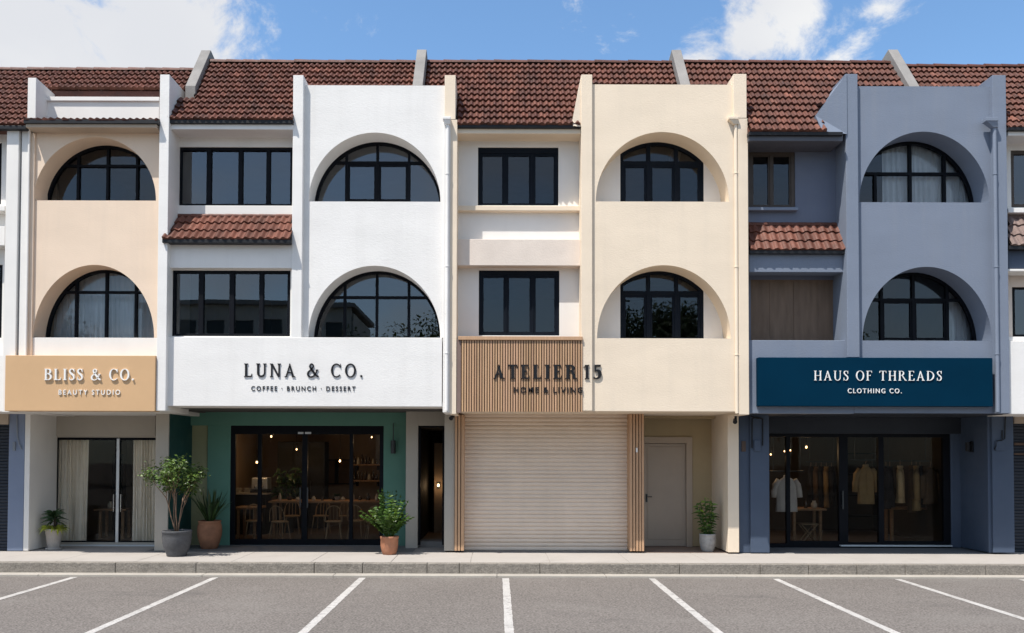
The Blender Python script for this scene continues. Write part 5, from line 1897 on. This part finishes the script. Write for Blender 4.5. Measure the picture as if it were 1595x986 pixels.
pendant('pendant bulb low over the right half of the café table', 529.5, 718, 3.9, 2.72, 7.8)
pendant('bare pendant bulb at the left wall of the café', 400, 720, 4.6, 2.72, 5.85)
pendant('small bulb near the café ceiling left of the door', 422.5, 680, 3.4, 2.72, 4.55, .02)
pendant('small bulb hanging left of the café door mullion', 462, 700, 5.0, 2.72, 4.55, .018)
pendant('small bulb near the café ceiling in the rightmost pane', 579, 681, 3.6, 2.72, 2.6, .016)

p = P(683, 756, 4.15)
t = thing('passage_lamp', 'tiny warm lamp on the wall at the end of the narrow passage', 'lamp', p)
MB().box(p.x - .03, p.x + .03, 4.14, 4.195, p.z - .06, p.z + .06).build('bracket', M['lamp_metal'], t)
MB().lathe([(.001, -.03), (.025, -.02), (.03, .01), (.012, .04)], (p.x, 4.1, p.z), 12).build('bulb', M['bulb'], t, smooth=True)
l = bpy.data.lights.new('bulb_light', 'POINT')
l.energy, l.color, l.shadow_soft_size = 1.5, (1, .66, .36), .04
o = bpy.data.objects.new('bulb_light', l)
COL.objects.link(o)
o.location = (p.x, 4.0, p.z)

# beauty studio furniture
table('low wooden side table between the beauty studio curtains', X(146, 790, 3.4), X(196, 790, 3.4), 3.4, 3.95, .72, 'side_table')
jar('vase', 'small ceramic vase on the beauty studio side table', 'vase', X(172, 790, 3.6), 3.6, .72, .06, .16, 'ceramic')
y = 5.6
t = thing('wardrobe_cabinet', 'dark cabinet against the back wall of the beauty studio', 'cabinet', (X(165, 760, y), y, 0))
xa_, xb_ = X(140, 760, y), X(178, 760, y)
MB().box(xa_, xb_, y, y + .5, .02, 2.0).build('carcass', M['room_dark'], t, bevel=.006)
for i in range(2):
    w = (xb_ - xa_) / 2
    MB().box(xa_ + w * i + .006, xa_ + w * (i + 1) - .006, y - .022, y - .002, .05, 1.97).build('door', M['room_dark'], t, bevel=.004)


# ------------------------------------------------------------------ clothes shop
def garment(name, label, cat, px, py_top, py_bot, y, m, w=.42, sleeve=.55, turn=0.0, slim=1.0, group=None, open_front=False, seed=1):
    top = P(px, py_top, y)
    bot = P(px, py_bot, y)
    H = top.z - bot.z
    rn = random.Random(seed)
    c = Vector((top.x, y, bot.z))
    ca, sa = math.cos(turn), math.sin(turn)

    def W_(x, yy, z): return (c.x + x * ca - yy * sa, c.y + x * sa + yy * ca, c.z + z)
    t = thing(name, label, cat, c, group)
    b = MB()
    rows, n = 16, 40
    vs = []
    f0 = rn.uniform(0, 6)
    for j in range(rows + 1):
        v = j / rows
        z = H * v
        half = w / 2 * (1.12 - .14 * v) if v < .82 else w / 2 * (.98 - .98 * ((v - .82) / .18) ** 1.6 * .72)
        dep = .075 * (1.15 - .5 * v) * slim
        zz = z - (.0 if v < .82 else 0)
        for i in range(n):
            a = 2 * math.pi * i / n
            fold = 1 + .10 * (1 - v) ** .5 * math.sin(a * 9 + f0 + 1.5 * math.sin(v * 3))
            vs.append(W_(half * math.copysign(abs(math.cos(a)) ** .8, math.cos(a)), dep * fold * math.sin(a), zz))
    b.add(vs, [(j * n + i, j * n + (i + 1) % n, (j + 1) * n + (i + 1) % n, (j + 1) * n + i) for j in range(rows) for i in range(n)] + [list(range(n - 1, -1, -1))])
    bd = b.build('body', M[m], t, smooth=True)
    for sg in (-1, 1):
        p0 = Vector((sg * w * .40, 0, H * .92))
        path = [p0, p0 + Vector((sg * .075, .0, -.12)), p0 + Vector((sg * .105, -.01, -.12 - sleeve * .45)), p0 + Vector((sg * .12, -.02, -.1 - sleeve))]
        sb = MB()
        sb.tube([W_(*q) for q in path], [.062, .072, .066, .06], 12)
        sb.build('sleeve', M[m], t, smooth=True)
    cb = MB()
    cb.lathe([(.062, -.01), (.072, .02), (.06, .045), (.052, .04)], W_(0, 0, H - .005), 16, .7)
    cb.build('collar', M[m], t, smooth=True)
    if open_front:
        pb = MB()
        pb.box(c.x - .012, c.x + .012, y - .09 * slim, y - .07 * slim, c.z + .05, c.z + H * .9)
        pb.build('placket', M[m], t)
    hg = MB()
    hg.tube([W_(-w * .36, 0, H * .9), W_(0, 0, H + .02), W_(w * .36, 0, H * .9)], .008, 6)
    hg.tube([W_(0, 0, H + .02), W_(0, 0, H + .09), W_(.03, 0, H + .13), W_(.0, 0, H + .16)], .005, 6)
    hg.build('hanger', M['wood'], t)
    return t


def rail(label, px0, px1, py, y, ceil=2.7):
    z = Z(py, (px0 + px1) / 2, y)
    x0, x1 = X(px0, py, y), X(px1, py, y)
    t = thing('clothes_rail', label, 'rail', ((x0 + x1) / 2, y, z))
    MB().tube([(x0, y, z), (x1, y, z)], .014, 10).build('bar', M['lamp_metal'], t)
    for x in (x0 + .08, x1 - .08): MB().tube([(x, y, z + .012), (x, y, ceil)], .008, 8).build('hanging_rod', M['lamp_metal'], t)


garment('shirt', 'white short-sleeved shirt hanging behind the left pane of the clothes shop', 'shirt', 1225, 743, 797, 2.75, 'shirt_white', .44, .30, 0, 1.1, 'garments on show', seed=3)
garment('coat', 'long khaki shirt dress hanging in the narrow middle pane of the clothes shop', 'dress', 1348.5, 726, 785, 2.75, 'coat_khaki', .34, .42, 0, 1.0, 'garments on show', True, seed=5)
garment('jacket', 'pale cream jacket hanging among dark coats', 'jacket', 1402, 728, 783, 2.8, 'coat_cream', .34, .5, 1.05, 1.1, 'garments on show', True, seed=6)
garment('coat', 'brown coat hanging just right of the cream jacket', 'coat', 1420, 727, 798, 3.05, 'coat_brown', .36, .55, 1.1, 1.1, 'garments on show', seed=7)
garment('coat', 'black coat hanging left of the cream jacket', 'coat', 1386, 729, 790, 2.95, 'coat_dark', .36, .55, 1.1, 1.1, 'garments on show', seed=8)
garment('coat', 'black coat hanging between the two brown coats', 'coat', 1433, 728, 790, 3.0, 'coat_dark', .36, .55, 1.1, 1.1, 'garments on show', seed=9)
garment('coat', 'dark brown wide coat hanging at the right end of the rail', 'coat', 1449, 730, 785, 2.7, 'coat_brown', .42, .5, .5, 1.1, 'garments on show', seed=10)
for i, (px, y, mt, lab) in enumerate(((1263, 5.0, 'coat_dark', 'leftmost dark garment on the rear rail behind the clothes shop door'), (1271, 5.0, 'coat_brown', 'brown garment on the rear rail behind the clothes shop door'),
                                  (1279, 5.0, 'coat_dark', 'dark garment right of the brown one on the rear rail'), (1287, 5.0, 'coat_khaki', 'khaki garment on the rear rail behind the clothes shop door'),
                                  (1295, 5.0, 'coat_dark', 'rightmost dark garment on the rear rail beside the door frame'))):
    garment('coat', lab, 'coat', px, 729, 790, y, mt, .40, .5, 1.1, 1.1, 'garments on the rear rail', seed=30 + i)
rail('black hanging rail at the rear behind the clothes shop door', 1256, 1303, 719.5, 5.0)
garment('coat', 'khaki coat hanging next to the dark brown wide coat', 'coat', 1427, 728, 795, 2.88, 'coat_khaki', .36, .55, 1.1, 1.1, 'garments on show', seed=12)
garment('coat', 'charcoal coat half behind the frame left of the coats', 'coat', 1380, 728, 792, 2.9, 'coat_dark', .36, .55, 1.15, 1.1, 'garments on show', seed=13)
t = thing('shelving_unit', 'dark shelving unit against the back wall of the clothes shop', 'shelf', (X(1335, 760, 5.8), 5.8, 0))
xa_, xb_ = X(1318, 760, 5.8), X(1368, 760, 5.8)
for z in (.4, .95, 1.5, 2.05): MB().box(xa_, xb_, 5.7, 6.1, z, z + .035).build('shelf_board', M['room_dark'], t)
for x in (xa_ - .04, xb_): MB().box(x, x + .04, 5.7, 6.1, .006, 2.1).build('upright', M['room_dark'], t)
rail('black hanging rail carrying the khaki dress', 1326, 1369, 716.5, 2.75)
rail('black hanging rail carrying the cream jacket and coats', 1378, 1447, 718, 2.88)
rail('black hanging rail carrying the white shirt', 1199, 1252, 734, 2.75)
table('small oak display table behind the clothes shop door', X(1232, 800, 2.9), X(1288, 800, 2.9), 2.9, 3.5, .80, 'display_table')
jar('display_jar', 'dark bottle on the clothes shop display table', 'bottle', X(1255, 790, 3.1), 3.1, .80, .045, .2, 'bottle')
jar('display_jar', 'squat pale jar on the clothes shop display table', 'jar', X(1268, 790, 3.1), 3.1, .80, .07, .17, 'ceramic')
t = thing('folding_stool', 'pale cross-legged stool under the clothes shop display table', 'stool', (X(1259, 825, 3.1), 3.1, 0))
x = X(1259, 825, 3.1)
MB().box(x - .2, x + .2, 2.98, 3.3, .42, .45).build('seat', M['chair'], t, bevel=.005)
for sg in (-1, 1):
    for yy in (3.02, 3.24): MB().tube([(x - sg * .17, yy + .006 * sg, .42), (x + sg * .17, yy + .006 * sg, .02)], .013, 8).build('leg', M['chair'], t)
table('low dark-topped bench under the hanging coats', X(1385, 805, 3.3), X(1462, 805, 3.3), 3.3, 3.8, .80, 'display_bench')
for i, (px, lab) in enumerate(((1436, 'folded khaki clothes on the bench under the coats'), (1447, 'folded cream clothes at the right end of the bench'))):
    b = MB()
    x = X(px, 795, 3.5)
    for k in range(5): b.box(x - .11 + .006 * (k % 2), x + .11 - .004 * k, 3.42, 3.7, .80 + k * .034, .80 + k * .034 + .031)
    tag(b.build('folded_clothes', M[('coat_khaki', 'coat_cream')[i]], None, bevel=.012), lab, 'clothes')
for i, (px, py, y, lab) in enumerate(((1256, 696.5, 3.2, 'brightest track bulb behind the clothes shop door'), (1231, 701.5, 3.9, 'track bulb beside the first mullion of the clothes shop'), (1222, 703, 3.9, 'track bulb in the left pane of the clothes shop'),
                                      (1200.5, 708, 3.0, 'track bulb at the left edge of the clothes shop glass'))):
    pendant(lab, px, py, y, 2.7, 6 if i == 0 else 3.2, .022 if i == 0 else .016, 'track bulbs in the clothes shop')

# ------------------------------------------------------------------ across the car park (seen mirrored in the windows)
def far_tree(name, label, x, y, hgt, seed, spread=3.2):
    rn = random.Random(seed)
    t = thing(name, label, 'tree', (x, y, GZ), 'trees across the car park')
    tr = MB()
    tr.tube([(x, y, GZ), (x + .1, y, GZ + hgt * .3), (x, y + .1, GZ + hgt * .55)], [.28, .2, .13], 10)
    for k in range(7):
        a = k * .9 + rn.random()
        tr.tube([(x, y, GZ + hgt * (.3 + .04 * k)), (x + math.cos(a) * spread * .4, y + math.sin(a) * spread * .4, GZ + hgt * (.5 + .04 * k)), (x + math.cos(a) * spread * .75, y + math.sin(a) * spread * .75, GZ + hgt * (.6 + .05 * k))],
                [.11, .07, .03], 7)
    tr.build('trunk', M['bark_dark'], t, smooth=True)
    b = MB()
    cl = [(rn.gauss(0, spread * .45), rn.gauss(0, spread * .45), hgt * rn.uniform(.42, .95)) for _ in range(30)]
    for cx_, cy_, cz_ in cl:
        s_ = rn.uniform(.5, 1.0)
        for i in range(260):
            b.cur = tone(rn, .45, 1.3, .3)
            b.leaf((x + cx_ + rn.gauss(0, s_), y + cy_ + rn.gauss(0, s_), GZ + cz_ + rn.gauss(0, s_ * .65)), (rn.uniform(-1, 1), rn.uniform(-1, 1), rn.uniform(-.6, .6)), (rn.uniform(-1, 1), rn.uniform(-1, 1), 1), rn.uniform(.22, .4), rn.uniform(.12, .22), .3, 2)
    b.build('crown', M['leaf_far'], t)
    return t


far_tree('broadleaf_tree', 'broad dark tree across the car park, mirrored in the white house arch', -8.3, -40, 10.5, 51)
far_tree('broadleaf_tree', 'tallest tree across the car park, mirrored at the right of the white house arch', -4.6, -42, 12.5, 52, 3.6)
far_tree('broadleaf_tree', 'loose tree across the car park, mirrored in the left pane of the cream arch', 8.6, -40, 12.0, 53)
far_tree('broadleaf_tree', 'rounded tree across the car park, mirrored in the right pane of the cream arch', 13.2, -41, 12.5, 54)
far_tree('broadleaf_tree', 'low bushy tree across the car park, mirrored under the cream house window', 1.6, -43, 8.5, 55)
far_tree('broadleaf_tree', 'tree across the car park, mirrored in the sheer curtained arch of the beige house', -30, -38, 12.0, 56)
far_tree('broadleaf_tree', 'tree across the car park, mirrored in the blue house arch', 21.5, -40, 11.0, 57)

t = thing('apartment_block', 'long grey flat-roofed block across the car park, mirrored in the white house windows', 'building', (-17, -44, GZ))
fx0, fx1, fy = -25.5, -10.5, -42.0
holes = []
for fl in range(4):
    for k in range(7):
        a = fx0 + .8 + k * 2.05
        holes.append((a, a + 1.3, 1.0 + fl * 3.0, 2.4 + fl * 3.0))
b = MB()
b.grid_wall((fx0, fx1), (GZ, 12.4), holes, fy - .25, fy)
b.box(fx0, fx1, fy - 9, fy - .9, GZ, 12.2)
b.build('wall', M['far_wall'], t, merge=False)
b = MB()
for a, c_, e, f_ in holes:
    pass
for i, (a, c_, e, f_) in enumerate(holes):
    w = MB().box(a + .001, c_ - .001, fy - .2, fy - .15, e + .001, f_ - .001).build('window', M['far_glass'], t)
for fl in range(1, 4):
    MB().box(fx0 - .1, fx1 + .1, fy - .05, fy + .7, fl * 3.0 + .2, fl * 3.0 + .38).build('balcony_slab', M['far_wall'], t)
MB().box(fx0 - .3, fx1 + .3, fy - 9.2, fy + .5, 12.41, 12.7).build('roof', M['concrete'], t)
